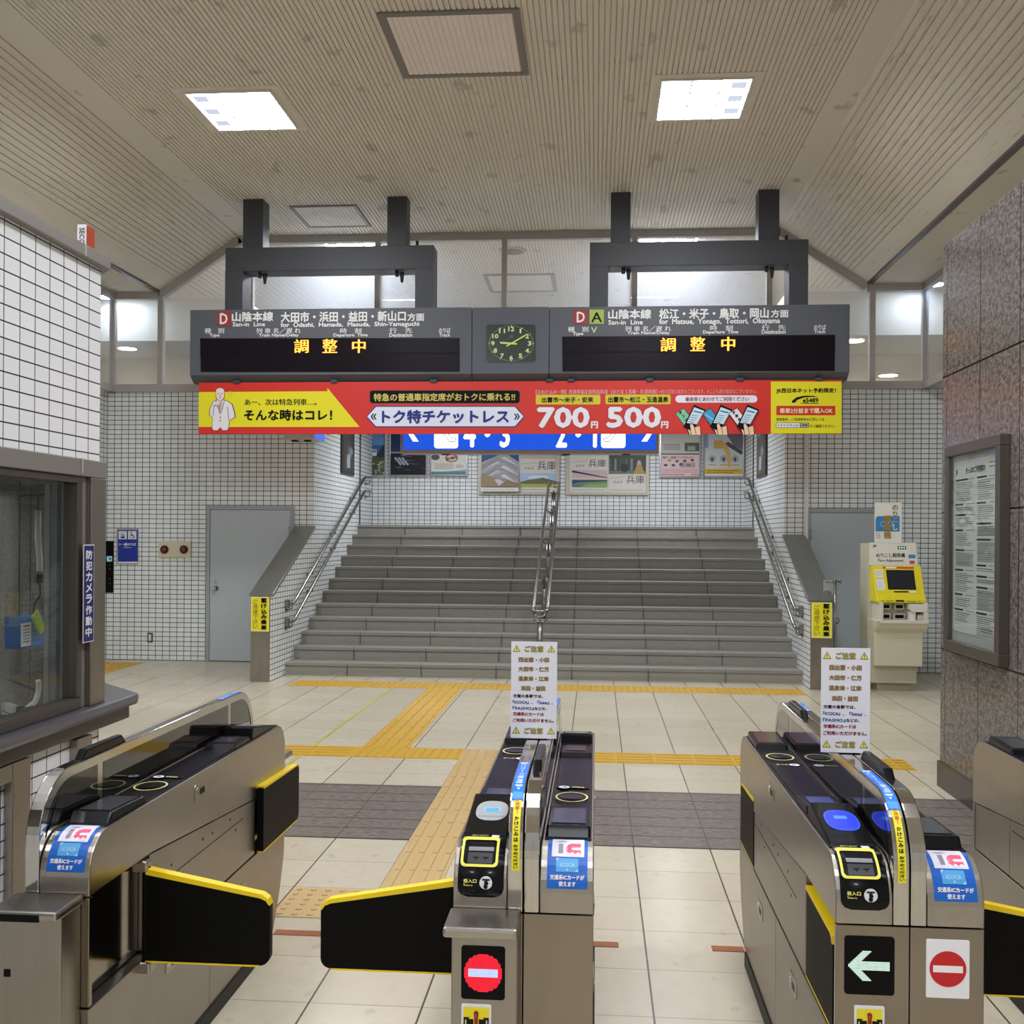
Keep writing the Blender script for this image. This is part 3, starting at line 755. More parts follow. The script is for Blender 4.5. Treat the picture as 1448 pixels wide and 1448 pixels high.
c.rect(1097, 597.6, 1131.5, 605, INK, 1); c.rect(1097.6, 598.2, 1130.9, 604.5, WT, 1); c.text('トクトクきっぷ', 1100, 599.4, 1128.5, 603.2, INK, .04)
c.rect(1132, 597.6, 1144, 605, INK, 1); c.rect(1132.7, 598.2, 1143.2, 604.4, M('#B9B9BA', .5), 1); c.text('検索', 1133.8, 599.2, 1142, 603.4, INK, .04); c.text('でご確認ください。', 1144.7, 600.3, 1180.6, 604.8, INK, .03)
put(c, 'printed_face', r)

# lit platform sign under the lintel
r = T('platform_sign', 'lit blue platform number sign hung behind the red banner', 'sign', (-.89, 13.9, 2.77))
SB = M('#1257E0', .4, 0, .9); SW = M('#FFFFFF', .4, 0, 1.6)
x0, x1, z0, z1 = -2.575, .795, 2.785, 3.27
m = MB().box(x0, x1, 13.78, 14.02, z0, z0 + .05, .006).box(x0, x1, 13.78, 14.02, z1 - .04, z1, .006).box(x0, x0 + .035, 13.78, 14.02, z0 + .05, z1 - .04, .006).box(x1 - .035, x1, 13.78, 14.02, z0 + .05, z1 - .04, .006)
local(m.build('frame', M('#B3B0A8', .4, .5), r), r)
local(MB().box(x0 + .02, x1 - .02, 13.80, 14.0, z0 + .02, z1 - .02).build('lit_panel', SB, r), r)
for x in (-2.2, .4): local(MB().cyl((x, 13.9, z1 - .01), (x, 13.9, LINTEL), .03).build('hanging_rod', FRAMEGREY, r), r)
for x in (-1.98, -.4, .38): local(MB().box(x - .05, x + .05, 13.8, 13.88, z0 - .015, z0 + .002).build('clip', M('#35342F', .5), r), r)
for k, ex in ((1, 574), (-1, 925)):
    c = YCanvas(13.797, .002); c.poly([(ex, 608), (ex + 4 * k, 604), (ex + 18 * k, 624.3), (ex + 10 * k, 624.3)], SW); c.poly([(ex, 608), (ex + 4 * k, 612), (ex + 16 * k, 592), (ex + 10 * k, 592)], SW)
    put(c, 'arrow', r)
for a, sgn in (((614, 594, 647.8, 634), 1), ((850, 594, 884.4, 633.4), -1)):
    c = YCanvas(13.797, .002); c.rect(*a, SW, 4); mx = (a[0] + a[2]) / 2
    P = [(mx - sgn * 8, 598), (mx - sgn * 3, 614), (mx + sgn * 5, 624.5), (mx + sgn * 13, 624.5), (mx + sgn * 14, 620.5), (mx + sgn * 8, 619.5), (mx + sgn * 1, 611), (mx - sgn * 3, 598)]
    for i in range(len(P)): c.line(*P[i - 1], *P[i], .9, M('#6D7C8C', .5))
    put(c, 'escalator_pictogram', r)
for t, a in (('4・3', (655.5, 595, 721, 633)), ('2・1', (786, 595, 844, 633))):
    c = YCanvas(13.797, .002); c.text(t, *a, SW, .06); put(c, 'track_number', r)
# small sign box beside the stair corner
r = T('side_sign', 'small hanging box sign with a blue face beside the stair wall corner', 'sign', (-3.72, 13.25, 2.92))
a = atY(405, 618, 13.5)
local(MB().box(a.x, a.x + .40, 13.38, 13.90, 2.94, 3.25, .006).build('case', M('#C9C5BA', .5), r), r)
local(MB().box(a.x + .4, a.x + .406, 13.40, 13.88, 2.95, 3.24).build('lit_face', SB, r), r)
for x in (.10, .27): local(MB().box(a.x + x - .035, a.x + x + .035, 13.5, 13.6, 2.922, 2.945).build('bolt', BK, r), r)

# ------------------------------------------------------------------ posters
ALU, CREAMF = M('#B9BCBD', .3, .8), M('#C5C2AC', .45, .2)
YP = YL - .035
def poster(label, px0, px1, pyb, z1, frame, art, group, t=.03):
    p0, p1 = atY(px0, pyb, YP), atY(px1, pyb, YP); z0 = (p0.z + p1.z) / 2
    r = T('poster', label, 'poster', ((p0.x + p1.x) / 2, YL, z0), group)
    m = MB().box(p0.x, p0.x + t, YP - .012, YL, z0 + t, z1 - t, .004).box(p1.x - t, p1.x, YP - .012, YL, z0 + t, z1 - t, .004).box(p0.x, p1.x, YP - .012, YL, z0, z0 + t, .004).box(p0.x, p1.x, YP - .012, YL, z1 - t, z1, .004)
    local(m.build('frame', frame, r), r)
    c = Canvas((p0.x + t, YP + .012, z0 + t), (1, 0, 0), (0, 0, 1), .0015)
    w_, h_ = p1.x - p0.x - 2 * t, z1 - z0 - 2 * t
    art(c, w_, h_); put(c, 'print', r)
    return r
def art_train(c, w, h):
    c.rect(0, 0, w, h, M('#3E6FB0', .4)); c.rect(0, h * .72, w, h, M('#6FA3D8', .4)); c.poly([(0, 0), (w, 0), (w, h * .42), (w * .5, h * .5), (0, h * .38)], M('#4E5B3C', .5))
    c.poly([(w * .35, h * .44), (w * .9, h * .72), (w, h * .7), (w, h * .42)], M('#2D3238', .5)); c.rect(0, h * .46, w * .42, h * .62, WHITE)
    for k in range(3): c.rect(w * (.05 + .12 * k), h * .54, w * (.12 + .12 * k), h * .6, DKGREY)
    rn = random.Random(3)
    for k in range(26): x, y = rn.random() * w * .9, rn.random() * h * .3; c.ell(x + .03, y + .02, .02, .012, M(rn.choice(['#7C8A5A', '#A9A79B', '#31402A', '#C9C7BE']), .5), 8)
def art_night(c, w, h):
    c.rect(0, 0, w, h, M('#1B1D28', .35)); c.rect(0, h * .55, w, h, M('#22365E', .4)); c.rect(0, h * .52, w, h * .56, M('#8A94A6', .4))
    for k in range(3): c.line(w * (.12 + .1 * k), h * .42, w * (.3 + .1 * k), h * .24, .035, M('#AEB4C0', .4))
    rn = random.Random(8)
    for k in range(16): x, y = w * (.1 + .8 * rn.random()), h * (.08 + .4 * rn.random()); c.line(x, y, x + .1, y, .008, M('#6B7080', .5))
def art_food(c, w, h):
    c.rect(0, 0, w, h, M('#E2DED3', .4)); c.rect(0, 0, w, h * .07, M('#4E8C88', .5)); c.poly([(w * .35, h * .07), (w, h * .07), (w, h * .12)], M('#78ABA4', .5))
    c.ell(w * .12, h * .42, w * .12, h * .07, M('#55514C', .5)); c.ell(w * .58, h * .4, w * .18, h * .1, M('#2A2522', .5)); c.ell(w * .58, h * .4, w * .15, h * .08, M('#D8CFC0', .5))
    for k in range(4): c.ell(w * (.47 + .07 * k), h * (.38 + .012 * k), w * .045, h * .035, M(['#B4482E', '#D98A4E', '#7A3A26', '#C9653A'][k], .5))
    for k in range(5): c.line(w * .1, h * (.26 - k * .03), w * (.62 + .05 * (k % 2)), h * (.26 - k * .03), .008, M('#A88F86', .5))
    c.rect(w * .7, h * .16, w * .92, h * .24, M('#C9B9B0', .5))
    c.rect(0, h * .6, w, h, M('#C8CCC6', .4))
def roofs(c, x0, x1, y0, y1):
    c.rect(x0, y0, x1, y1, M('#2D4E96', .5)); W = x1 - x0; Hh = y1 - y0
    for k in range(6):
        y = y1 - Hh * (.12 + .13 * k); cx = x0 + W * (.42 if k % 2 else .62); sp = W * .62
        L, R = max(x0, cx - sp), min(x1, cx + sp)
        c.poly([(L, y - Hh * .16), (cx, y + Hh * .12), (R, y - Hh * .16), (R, y0), (L, y0)], M('#CFCFD0' if k % 2 else '#E2E1DF', .5))
        for j in range(4):
            o = j * Hh * .032
            c.line(L, y - Hh * .16 - o, cx, y + Hh * .12 - o, Hh * .012, M('#77777C', .5)); c.line(cx, y + Hh * .12 - o, R, y - Hh * .16 - o, Hh * .012, M('#77777C', .5))
    c.poly([(x0, y0), (x0 + W * .5, y0), (x0 + W * .28, y0 + Hh * .3), (x0, y0 + Hh * .36)], M('#9A8664', .5)); c.poly([(x0 + W * .45, y0), (x1, y0), (x1, y0 + Hh * .1), (x0 + W * .7, y0 + Hh * .2)], M('#8F7C5E', .5))
def brush(c, x, y, w, h):
    """the large brushed characters over a line of small ones"""
    PAPER = M('#D9D2C6', .5)
    for i in range(8): c.line(x + w * (.03 + i * .055), y + h * (.62 + i * .02), x + w * (.06 + i * .055), y + h * (.74 + i * .02), w * .008, M('#9C9488', .5)); c.line(x + w * (.02 + i * .055), y + h * (.70 + i * .02), x + w * (.055 + i * .055), y + h * (.69 + i * .02), w * .008, M('#9C9488', .5))
    c.text('兵庫', x + w * .48, y + h * .2, x + w * .98, y + h * .95, M('#23201F', .5))
    for i in range(3): c.line(x + w * (.12 + i * .09), y + h * .2, x + w * (.17 + i * .09), y + h * .48, w * .012, M('#5E564E', .5)); c.line(x + w * (.11 + i * .09), y + h * .3, x + w * (.19 + i * .09), y + h * .33, w * .01, M('#5E564E', .5))

def art_castle(c, w, h):
    c.rect(0, 0, w, h, M('#DDD7CC', .45)); m_ = w * .525
    roofs(c, 0, w * .5, h * .12, h)
    c.rect(w * .0, .0, w * .5, h * .1, M('#E6E2DA', .5)); c.line(.03, h * .05, w * .45, h * .05, .01, M('#A7A197', .5))
    x0, x1 = m_, w
    c.rect(x0, h * .12, x1, h * .48, M('#AEC6DC', .5)); c.ell((x0 + x1) / 2, h * .37, w * .14, h * .05, M('#D8E2EA', .5)); c.poly([(x0, h * .12), (x1, h * .12), (x1, h * .27), (x0 + w * .3, h * .36), (x0 + w * .1, h * .30), (x0, h * .25)], M('#66704E', .5)); c.rect(x0, h * .12, x1, h * .2, M('#A9B84E', .5))
    c.poly([(x0 + w * .14, h * .2), (x0 + w * .34, h * .2), (x0 + w * .34, h * .27), (x0 + w * .24, h * .34), (x0 + w * .14, h * .27)], M('#7A6A54', .5)); brush(c, x0, h * .5, w - m_, h * .3); c.line(x0 + .02, h * .05, x1 - .05, h * .05, .01, M('#A7A197', .5))
    c.rect(x0, h * .84, x1, h, M('#C6BCAA', .5)); c.rect(w * .508, 0, w * .518, h, CREAMF)
def art_coast(c, w, h):
    c.rect(0, 0, w, h, M('#DDD7CC', .45)); x1 = w * .5; a = w * .04
    c.rect(a, h * .14, x1, h * .56, M('#CBB9B8', .5)); c.rect(a, h * .30, x1, h * .36, M('#E2C9B4', .5)); c.rect(a, h * .2, x1, h * .31, M('#3B4F74', .5)); c.poly([(a, h * .2), (x1, h * .2), (x1, h * .27), (a + w * .1, h * .24)], M('#7C9A58', .5)); c.rect(a, h * .12, x1, h * .2, M('#5E7E78', .5))
    c.poly([(a + w * .1, h * .12), (x1, h * .12), (x1, h * .22), (a + w * .18, h * .19)], M('#86B060', .5))
    c.poly([(a, h * .55), (a, h * .50), (x1, h * .35), (x1, h * .37)], M('#3A3232', .5)); brush(c, a, h * .58, w * .45, h * .26); c.line(a, h * .05, x1 - .05, h * .05, .01, M('#A7A197', .5))
    x0 = w * .52; c.rect(x0, h * .46, w, h, M('#3F4A44', .5)); c.rect(x0, h * .46, w, h * .54, M('#6E7868', .5))
    for k in range(5): c.rect(x0 + w * .07 * k, h * .55, x0 + w * .07 * k + w * .03, h * .85, M(['#55645A', '#7C8A80', '#49564E'][k % 3], .5))
    c.ell(w * .72, h * .62, w * .05, h * .12, M('#2E3230', .5)); c.ell(w * .72, h * .76, w * .022, h * .035, M('#54504A', .5))
    c.poly([(w * .84, h * .46), (w * .985, h * .46), (w * .94, h * .7), (w * .885, h * .7)], M('#B39252', .5)); c.ell(w * .912, h * .77, w * .022, h * .04, M('#C9A78C', .5)); c.poly([(w * .88, h * .7), (w * .945, h * .7), (w * .935, h * .75), (w * .89, h * .75)], M('#C9A78C', .5))
    brush(c, x0 + .01, h * .16, w * .46, h * .28); c.line(x0 + .02, h * .05, w - .05, h * .05, .01, M('#A7A197', .5)); c.rect(w * .508, 0, w * .515, h, CREAMF)
def art_pink(c, w, h):
    c.rect(0, 0, w, h, M('#C9C7BD', .5)); c.rect(0, 0, w, h * .5, M('#E3C9C8', .45)); c.rect(0, h * .5, w, h * .525, DKGREY)
    c.rect(w * .62, h * .58, w, h * .78, M('#56664C', .5)); c.rect(w * .7, h * .6, w * .9, h * .7, M('#9FA89A', .5))
    for k in range(4): c.line(w * .06, h * (.74 - .04 * k), w * .5, h * (.74 - .04 * k), .012, M('#8A8880', .5))
    c.text('神戸・姫路 デジタルパス', w * .04, h * .40, w * .86, h * .465, M('#6A3038', .5), .05)
    rn = random.Random(4)
    for k in range(8): x, y = w * (.08 + .1 * k), h * (.22 + .1 * (k % 2) + .03 * rn.random()); c.rect(x, y, x + w * .09, y + h * .05, M(rn.choice(['#3A3436', '#8A6A4A', '#55504E', '#A59A40']), .5), .01)
    for k in range(4): c.line(w * .5, h * (.3 - .03 * k), w * .9, h * (.3 - .03 * k), .01, M('#7A6A70', .5))
    c.rect(w * .04, h * .06, w * .96, h * .17, M('#D9B0B2', .5)); c.rect(0, h * .025, w * .62, h * .04, M('#A8323E', .5)); c.rect(w * .8, h * .025, w, h * .04, M('#A8323E', .5))
def art_route(c, w, h):
    c.rect(0, 0, w, h, M('#CFD2D2', .45)); c.poly([(w * .55, h), (w, h), (w, h * .6), (w * .75, h * .72)], M('#76737E', .5)); c.poly([(w * .5, h * .75), (w * .95, h * .5), (w, h * .53), (w, h * .58), (w * .62, h * .8)], M('#55535C', .5)); c.rect(0, h * .66, w * .1, h, M('#8FA0B4', .5))
    c.poly([(w * .42, h * .78), (w * .58, h * .74), (w * .7, h * .45), (w * .68, h * .2), (w * .6, h * .2), (w * .6, h * .44)], M('#D9B562', .5)); c.rect(w * .24, h * .64, w * .48, h * .83, M('#D0A659', .5))
    for k in range(3):
        c.ell(w * (.2 + .3 * k), h * .4, w * .1, h * .09, M('#AEB2B4', .5)); c.ell(w * (.2 + .3 * k), h * .39, w * .035, h * .05, M('#4A4A4C', .5)); c.rect(w * (.1 + .3 * k), h * .245, w * (.3 + .3 * k), h * .27, M('#C9A24A', .5))
    c.rect(0, h * .04, w, h * .17, M('#DDB94E', .5)); c.line(w * .06, h * .12, w * .9, h * .12, .012, M('#7A6426', .5)); c.line(w * .06, h * .08, w * .75, h * .08, .012, M('#7A6426', .5)); c.rect(0, 0, w, h * .035, WHITE)
GP = 'framed posters on the landing wall'
poster('dark blue poster with a white train, beside the handrail end', 521.5, 546, 674, 3.45, ALU, art_train, GP)
poster('almost black poster with pale slanted strokes', 549.5, 604.5, 674, 3.45, ALU, art_night, GP)
poster('cream poster with a plate of food and a teal bottom band', 607, 661.5, 673.5, 3.45, ALU, art_food, GP)
poster('wide framed poster with white castle roofs and blue sky', 676.5, 790.5, 699.5, 3.15, CREAMF, art_castle, GP, .05)
poster('wide framed poster with a coast view and a woman in a tan dress', 800, 917.5, 700, 3.15, CREAMF, art_coast, GP, .05)
poster('pink and grey framed poster with many small pictures', 932, 991, 675.5, 3.45, ALU, art_pink, GP)
poster('framed poster with an ochre route and three round pictures', 993.5, 1053, 675.5, 3.45, ALU, art_route, GP)
for X, sg, y0, y1, z0, lab in ((SX0, 1, 15.35, 16.15, 2.62, 'tall dark narrow poster on the stair wall by the lift side'), (SX1, -1, 15.3, 16.15, 2.60, 'tall dark narrow poster on the stair wall by the fare machine side')):
    r = T('wall_poster', lab, 'poster', (X, (y0 + y1) / 2, z0), 'dark posters on the stair walls')
    xa, xb = (X, X + .03) if sg > 0 else (X - .03, X)
    local(MB().box(xa, xb, y0, y1, z0, 3.5, .005).build('frame', M('#3C3935', .35, .3), r), r)
    c = Canvas((X + sg * .031, y0 if sg > 0 else y1, z0), (0, sg, 0), (0, 0, 1), .001); w_ = y1 - y0
    c.rect(.06, .05, w_ - .06, .86, M('#46423E', .3)); rn = random.Random(2)
    for k in range(14): c.ell(.15 + rn.random() * (w_ - .3), .12 + rn.random() * .7, .05 + .05 * rn.random(), .06, M(rn.choice(['#5A554F', '#6C665E', '#39352F', '#7F868C']), .35), 10)
    c.rect(w_ * .35, .1, w_ * .6, .3, M('#9AA4AE', .4), .02)
    put(c, 'print', r)

# ------------------------------------------------------------------ wall rails and the rail in mid stair
def rail_pts(X, dz, sg):
    P = [(X, 12.62, .80 + dz), (X, 12.74, .81 + dz)]
    P += [(X, 12.86, .86 + dz), (X, 16.62, .86 + dz + (16.62 - 12.86) * .4466), (X, 16.74, 2.565 + dz), (X, 17.1, 2.58 + dz)]
    return P
for X, sg, lab in ((SX0 + .075, 1, 'pair of steel handrails on the stair wall by the lift side'), (SX1 - .075, -1, 'pair of steel handrails on the stair wall by the fare machine side')):
    r = T('wall_handrail', lab, 'handrail', (X, 14.5, .6), 'stair wall handrails')
    for dz in (.07, -.15):
        q = MB().tube(rail_pts(X, dz, sg), .021, 12).build('rail', RAILST, r); local(q, r)
        for y in (12.66, 13.6, 14.8, 16.0, 17.05):
            m = MB()
            z = .86 + dz + max(0, min(y, 16.66) - 12.86) * .4466 if y > 12.8 else .80 + dz
            m.tube([(X, y, z - .015), (X, y, z - .06), (X - sg * .03, y, z - .075), (X - sg * .072, y, z - .075)], .009, 8)
            m.cyl((X - sg * .075, y, z - .075), (X - sg * .068, y, z - .075), .032, 12)
            m.build('bracket', RAILST, q)
        MB().box(*sorted((X - sg * .075, X - sg * .02)), 12.60, 12.64, .74 + dz, .85 + dz, .006).build('end_plate', RAILST, q)
r = T('stair_handrail', 'free standing double steel handrail up the middle of the stairs', 'handrail', (-.67, 14.5, 0))
XC = -.67
def zst(y): return .86 + (y - 13.0) * .4466
for xs in (-.085, .085):
    for dz in (0,):
        P = [(XC + xs, 12.86, zst(12.92) + dz - .02), (XC + xs, 12.96, zst(12.96) + dz), (XC + xs, 16.75, zst(16.75) + dz), (XC + xs, 17.05, zst(16.8) + dz + .02)]
        local(MB().tube(P, .02, 12).build('rail', RAILST, r), r)
for y, z in ((12.86, zst(12.92) - .02), (17.05, zst(16.8) + .02)):
    s = -1 if y < 15 else 1
    for dz in (0,):
        P = [(XC - .085, y, z + dz)] + [(XC - .085 * math.cos(t), y + s * .05 * math.sin(t), z + dz) for t in (.5, 1.0, 1.57, 2.1, 2.6)] + [(XC + .085, y, z + dz)]
        local(MB().tube(P, .02, 12).build('end_loop', RAILST, r), r)
    local(MB().tube([(XC - .08, y, z - .012), (XC - .05, y + s * .02, z - .06), (XC, y + s * .03, z - .075), (XC + .05, y + s * .02, z - .06), (XC + .08, y, z - .012)], .011, 8).build('end_bow', RAILST, r), r)
for k in (0, 3, 6, 9, 11):
    y = SY + k * TREAD + .20; z0 = (k + 1) * RISE; zt = zst(y) - .13
    q = MB().cyl((XC, y, z0), (XC, y, zt), .036, 14).cyl((XC, y, zt), (XC, y, zt + .05), .014, 10).cyl((XC, y, z0), (XC, y, z0 + .012), .055, 14).build('post', RAILST, r); local(q, r)
    MB().tube([(XC - .085, y, zt + .035), (XC - .04, y, zt + .01), (XC + .04, y, zt + .01), (XC + .085, y, zt + .035)], .011, 8).cyl((XC - .07, y, zt + .02), (XC - .085, y, zt + .13), .007, 8).cyl((XC + .07, y, zt + .02), (XC + .085, y, zt + .13), .007, 8).build('bracket', RAILST, q)

# yellow notices on the ends of the low walls
SGY = M('#EDE31B', .45); OCH = M('#B9A52A', .5)
for x0, x1, y, lab in ((-3.98, -3.765, 12.018, 'yellow no rushing notice on the low wall end by the lift side door'), (2.425, 2.65, 12.188, 'yellow no rushing notice on the low wall end by the fare machine')):
    r = T('stair_notice', lab, 'sign', ((x0 + x1) / 2, y, .60), 'yellow stair notices')
    local(MB().box(x0, x1, y - .012, y, .585, .985, .003).build('plate', SGY, r), r)
    c = Canvas((x0, y - .013, .585), (1, 0, 0), (0, 0, 1), .0012); w_ = x1 - x0
    c.ring(0, 0, 0, 0, 0, M('#F6F0A0', .5), pts=(rrect(.002, .002, w_ - .002, .398, .006), rrect(.012, .012, w_ - .012, .388, .006)))
    c.vtext('駆け込み乗車', w_ * .56, .015, w_ * .88, .39, INK, .12, .9); c.vtext('ご遠慮下さい', w_ * .12, .03, w_ * .40, .375, OCH, .08, .9)
    put(c, 'lettering', r)

# ------------------------------------------------------------------ small things on the back walls
p = atY(155, 765, YB); q = atY(155, 838, YB)
r = T('lift_button_panel', 'narrow black lift call panel with a small lit display', 'lift panel', (p.x, YB, q.z))
X0, X1 = atY(150, 800, YB).x, atY(160.5, 800, YB).x
local(MB().box(X0, X1, YB - .015, YB, q.z, p.z, .004).build('plate', BLACK, r), r)
c = YCanvas(YB - .016); c.rect(151, 786.5, 158.7, 794, M('#9FD0DC', .4, 0, .5), 1); c.poly([(153, 788.5), (157.5, 789), (157.5, 793)], M('#2E5A66', .5))
for y in (799, 804.5, 819, 825.5): c.ell(155.2, y, 1.2, 1.2, M('#3E3E42', .4), 10)
put(c, 'printed_face', r)
r = T('lift_sign', 'blue lift and wheelchair sign for platforms three and four', 'sign', atY(181, 797, YB))
a, b_ = atY(165.5, 797, YB), atY(196.5, 747.5, YB)
local(MB().box(a.x, b_.x, YB - .025, YB, a.z, b_.z, .004).build('plate', ALU, r), r)
c = YCanvas(YB - .026, .002); c.rect(167, 749.5, 195, 794.3, M('#14309C', .4)); c.rect(168, 751, 179.4, 762.5, WHITE); c.rect(181.3, 751, 193, 762.5, WHITE); c.rect(166.5, 794.3, 195.6, 796.3, WHITE)
c.rect(171, 757, 176.5, 761, INK, .6); c.rect(171.6, 757.7, 175.9, 758.7, WHITE)
for x in (172, 173.8, 175.6): c.ell(x, 755.4, .6, .9, INK, 8)
c.poly([(171.3, 753.5), (172.7, 753.5), (172, 752.2)], INK); c.poly([(174.7, 752.4), (176.1, 752.4), (175.4, 753.7)], INK)
c.ell(186, 752.8, .8, .8, INK, 10); c.ring(186.8, 758.6, 2.9, 2.7, .7, INK); c.line(186, 753.6, 186.6, 757.5, 1, INK); c.line(186.6, 757.2, 189.4, 757.2, .9, INK); c.line(189.2, 757, 191.3, 761, .9, INK)
c.text('3・4番のりば', 168.8, 767.5, 192.5, 772, WHITE, .06); c.text('Platform', 175, 773, 186, 775, WHITE, .05)
put(c, 'printed_face', r)
r = T('warning_lamp_panel', 'cream wall plate with two dark red round lamps', 'lamp panel', atY(247, 789, YB))
a, b_ = atY(225.5, 788, YB), atY(270.3, 765.5, YB)
local(MB().box(a.x, b_.x, YB - .03, YB, a.z, b_.z, .005).build('plate', M('#D6CDAE', .5), r), r)
for px in (234, 261.5):
    v = atY(px, 777, YB); q = MB().cyl((v.x, YB - .03, v.z), (v.x, YB - .045, v.z), .056, 20).build('lamp_rim', M('#241014', .4), r); local(q, r)
    MB().cyl((v.x, YB - .04, v.z), (v.x, YB - .065, v.z), .042, 20, 0, .026).build('lens', M('#7A1018', .15, 0, 0, .5), q)
r = T('wall_outlet', 'small bronze wall outlet low on the tiles beside the grey door', 'outlet', atY(212, 908, YB))
a, b_ = atY(208.8, 908, YB), atY(216.3, 894.8, YB)
local(MB().box(a.x, b_.x, YB - .012, YB, a.z, b_.z, .003).build('plate', BRONZE, r), r)
local(MB().box(a.x + .018, b_.x - .018, YB - .017, YB - .01, a.z + .02, b_.z - .02, .002).build('socket', M('#E2DFD2', .5), r), r)
v = atY(1140.5, 716, 13.85)
r = T('wall_conduit', 'white vertical pipe on the tiles above the grey door corner', 'pipe', (v.x, 13.86, v.z))
local(MB().box(v.x - .022, v.x + .022, 13.845, YB, 1.55, LINTEL, .004).build('pipe', M('#E6E5DF', .5), r), r)
a = atY(1181, 822, 12.42)
r = T('grab_post', 'slim steel post with a short arm and plate behind the low wall', 'post', (a.x, 12.42, 0))
local(MB().cyl((a.x, 12.42, 0), (a.x, 12.42, a.z + .02), .016).cyl((a.x, 12.42, 0), (a.x, 12.42, .012), .045).build('post', RAILST, r), r)
local(MB().cyl((a.x - .1, 12.42, a.z), (a.x + .055, 12.42, a.z), .013).cyl((a.x + .045, 12.42, a.z), (a.x + .07, 12.42, a.z), .02).build('arm', RAILST, r), r)
local(MB().box(a.x - .13, a.x - .012, 12.425, 12.435, a.z - .30, a.z + .012, .002).build('plate', M('#A9ADAC', .4, .4), r), r)
local(MB().tube([(a.x, 12.42, .72), (a.x + .03, 12.41, .74), (a.x + .045, 12.40, .77), (a.x + .02, 12.40, .80)], .007, 8).build('hook', M('#2A2A2A', .5), r), r)

# fare adjustment machine
r = T('fare_machine', 'cream and yellow fare adjustment machine against the tiled wall', 'ticket machine', (3.36, 12.35, 0))
CREAM, CREAM_D = M('#CFC9AE', .45), M('#BDB79F', .5)
a0, a1 = 3.105, 3.615
local(MB().box(a0 - .01, a1 + .01, 12.38, 12.75, .10, 1.655, .006).build('cabinet', CREAM_D, r), r)
local(MB().box(a0 + .06, a1 - .06, 12.24, 12.72, 0, .10, .004).build('plinth', M('#A7A08A', .5), r), r)
local(MB().prism([(12.40, 1.665), (12.33, 1.665), (12.27, 1.405), (12.40, 1.405)], a0, a1, bev=.006).build('header', M('#DAD5C0', .45), r), r)
local(MB().prism([(12.40, 1.405), (12.265, 1.405), (12.12, 1.10), (12.06, 1.03), (12.06, 1.0), (12.40, 1.0)], a0 + .01, a1 + .03, bev=.006).build('console', M('#E6D51E', .45), r), r)
local(MB().box(a0 + .03, a1 + .05, 12.20, 12.40, .80, 1.0).box(a0 + .03, a0 + .075, 12.04, 12.2, .80, 1.0, .006).box(a1 + .0, a1 + .05, 12.04, 12.2, .80, 1.0, .006).box(a0 + .03, a1 + .05, 12.02, 12.2, .77, .81, .006).build('slot_bay', M('#D6D2C0', .45), r), r)
local(MB().prism([(12.40, .80), (12.02, .80), (12.06, .72), (12.12, .665), (12.40, .665)], a0 + .0, a1 + .05, bev=.006).build('chest', CREAM, r), r)
local(MB().box(a0 - .005, a1 + .01, 12.11, 12.40, .29, .668, .008).build('door', CREAM, r), r)
local(MB().box(a0 - .02, a1 - .03, 12.19, 12.40, .09, .292, .004).build('lower_panel', CREAM_D, r), r)
for x, z, w_ in ((a0 + .13, .955, .10), (a0 + .27, .955, .11), (a0 + .13, .845, .10), (a0 + .27, .845, .13)):
    q = MB().box(x - w_ / 2, x + w_ / 2, 12.13, 12.21, z - .038, z + .038, .012).build('slot_unit', M('#C6C3B5', .5), r); local(q, r)
    MB().box(x - w_ / 2 + .018, x + w_ / 2 - .018, 12.125, 12.15, z - .02, z + .016, .002).build('slot', BLACK, q)
local(MB().prism([(a0 + .35, .93), (a0 + .35, .99), (a1 + .04, .99), (a1 + .03, .9), (a0 + .38, .9)], 12.03, 12.2, 'y', bev=.006).build('coin_tray', M('#E0DDD0', .45), r), r)
local(MB().box(a0 + .36, a0 + .43, 12.06, 12.2, .80, .90, .006).box(a0 + .45, a1 + .02, 12.08, 12.2, .80, .87, .02).build('coin_box', M('#E6E4DC', .45), r), r)
n = Vector((0, -.306, .146)).normalized(); V = Vector((0, .145, .305)).normalized()
c = Canvas((a0 + .01, 12.12, 1.10), (1, 0, 0), V, .0015)
c.rect(.14, .045, .445, .285, M('#17191C', .2), .004); c.rect(.155, .06, .43, .27, M('#23272C', .12))
c.rect(.02, .19, .10, .29, WHITE); c.rect(.02, .04, .105, .17, WHITE)
for y in (.21, .225, .24, .255, .27, .06, .08, .10, .12, .14): c.line(.03, y, .09, y, .004, M('#9A9A90', .5))
c.rect(.11, .30, .45, .325, M('#C8442E', .5)); c.rect(.14, .304, .26, .321, WHITE); c.rect(.2, .012, .36, .028, BLACK); c.rect(.36, .012, .44, .03, WHITE)
put(c, 'console_print', r)
V = Vector((0, .06, .26)).normalized(); c = Canvas((a0, 12.27, 1.405), (1, 0, 0), V, .0015)
c.rect(.012, .01, .50, .255, M('#DDD9C9', .45)); c.text('のりこし精算機', .055, .095, .375, .145, INK, .05); c.text('Fare Adjustment', .075, .035, .355, .075, INK, .03)
c.text('JR', .022, .205, .07, .24, M('#2F4684', .5), .12); c.rect(.298, .19, .39, .225, BLACK)
for k in range(3): c.ell(.318 + .026 * k, .2075, .01, .01, M('#8FF0DC', .5, 0, 1), 10)
c.rect(.41, .085, .49, .13, M('#3E86BE', .5), .014); c.rect(.42, .022, .475, .06, M('#C8503C', .5), .004)
put(c, 'header_print', r)
c = Canvas((a0 + .03, 12.058, 1.0), (1, 0, 0), (0, 0, 1), .0015)
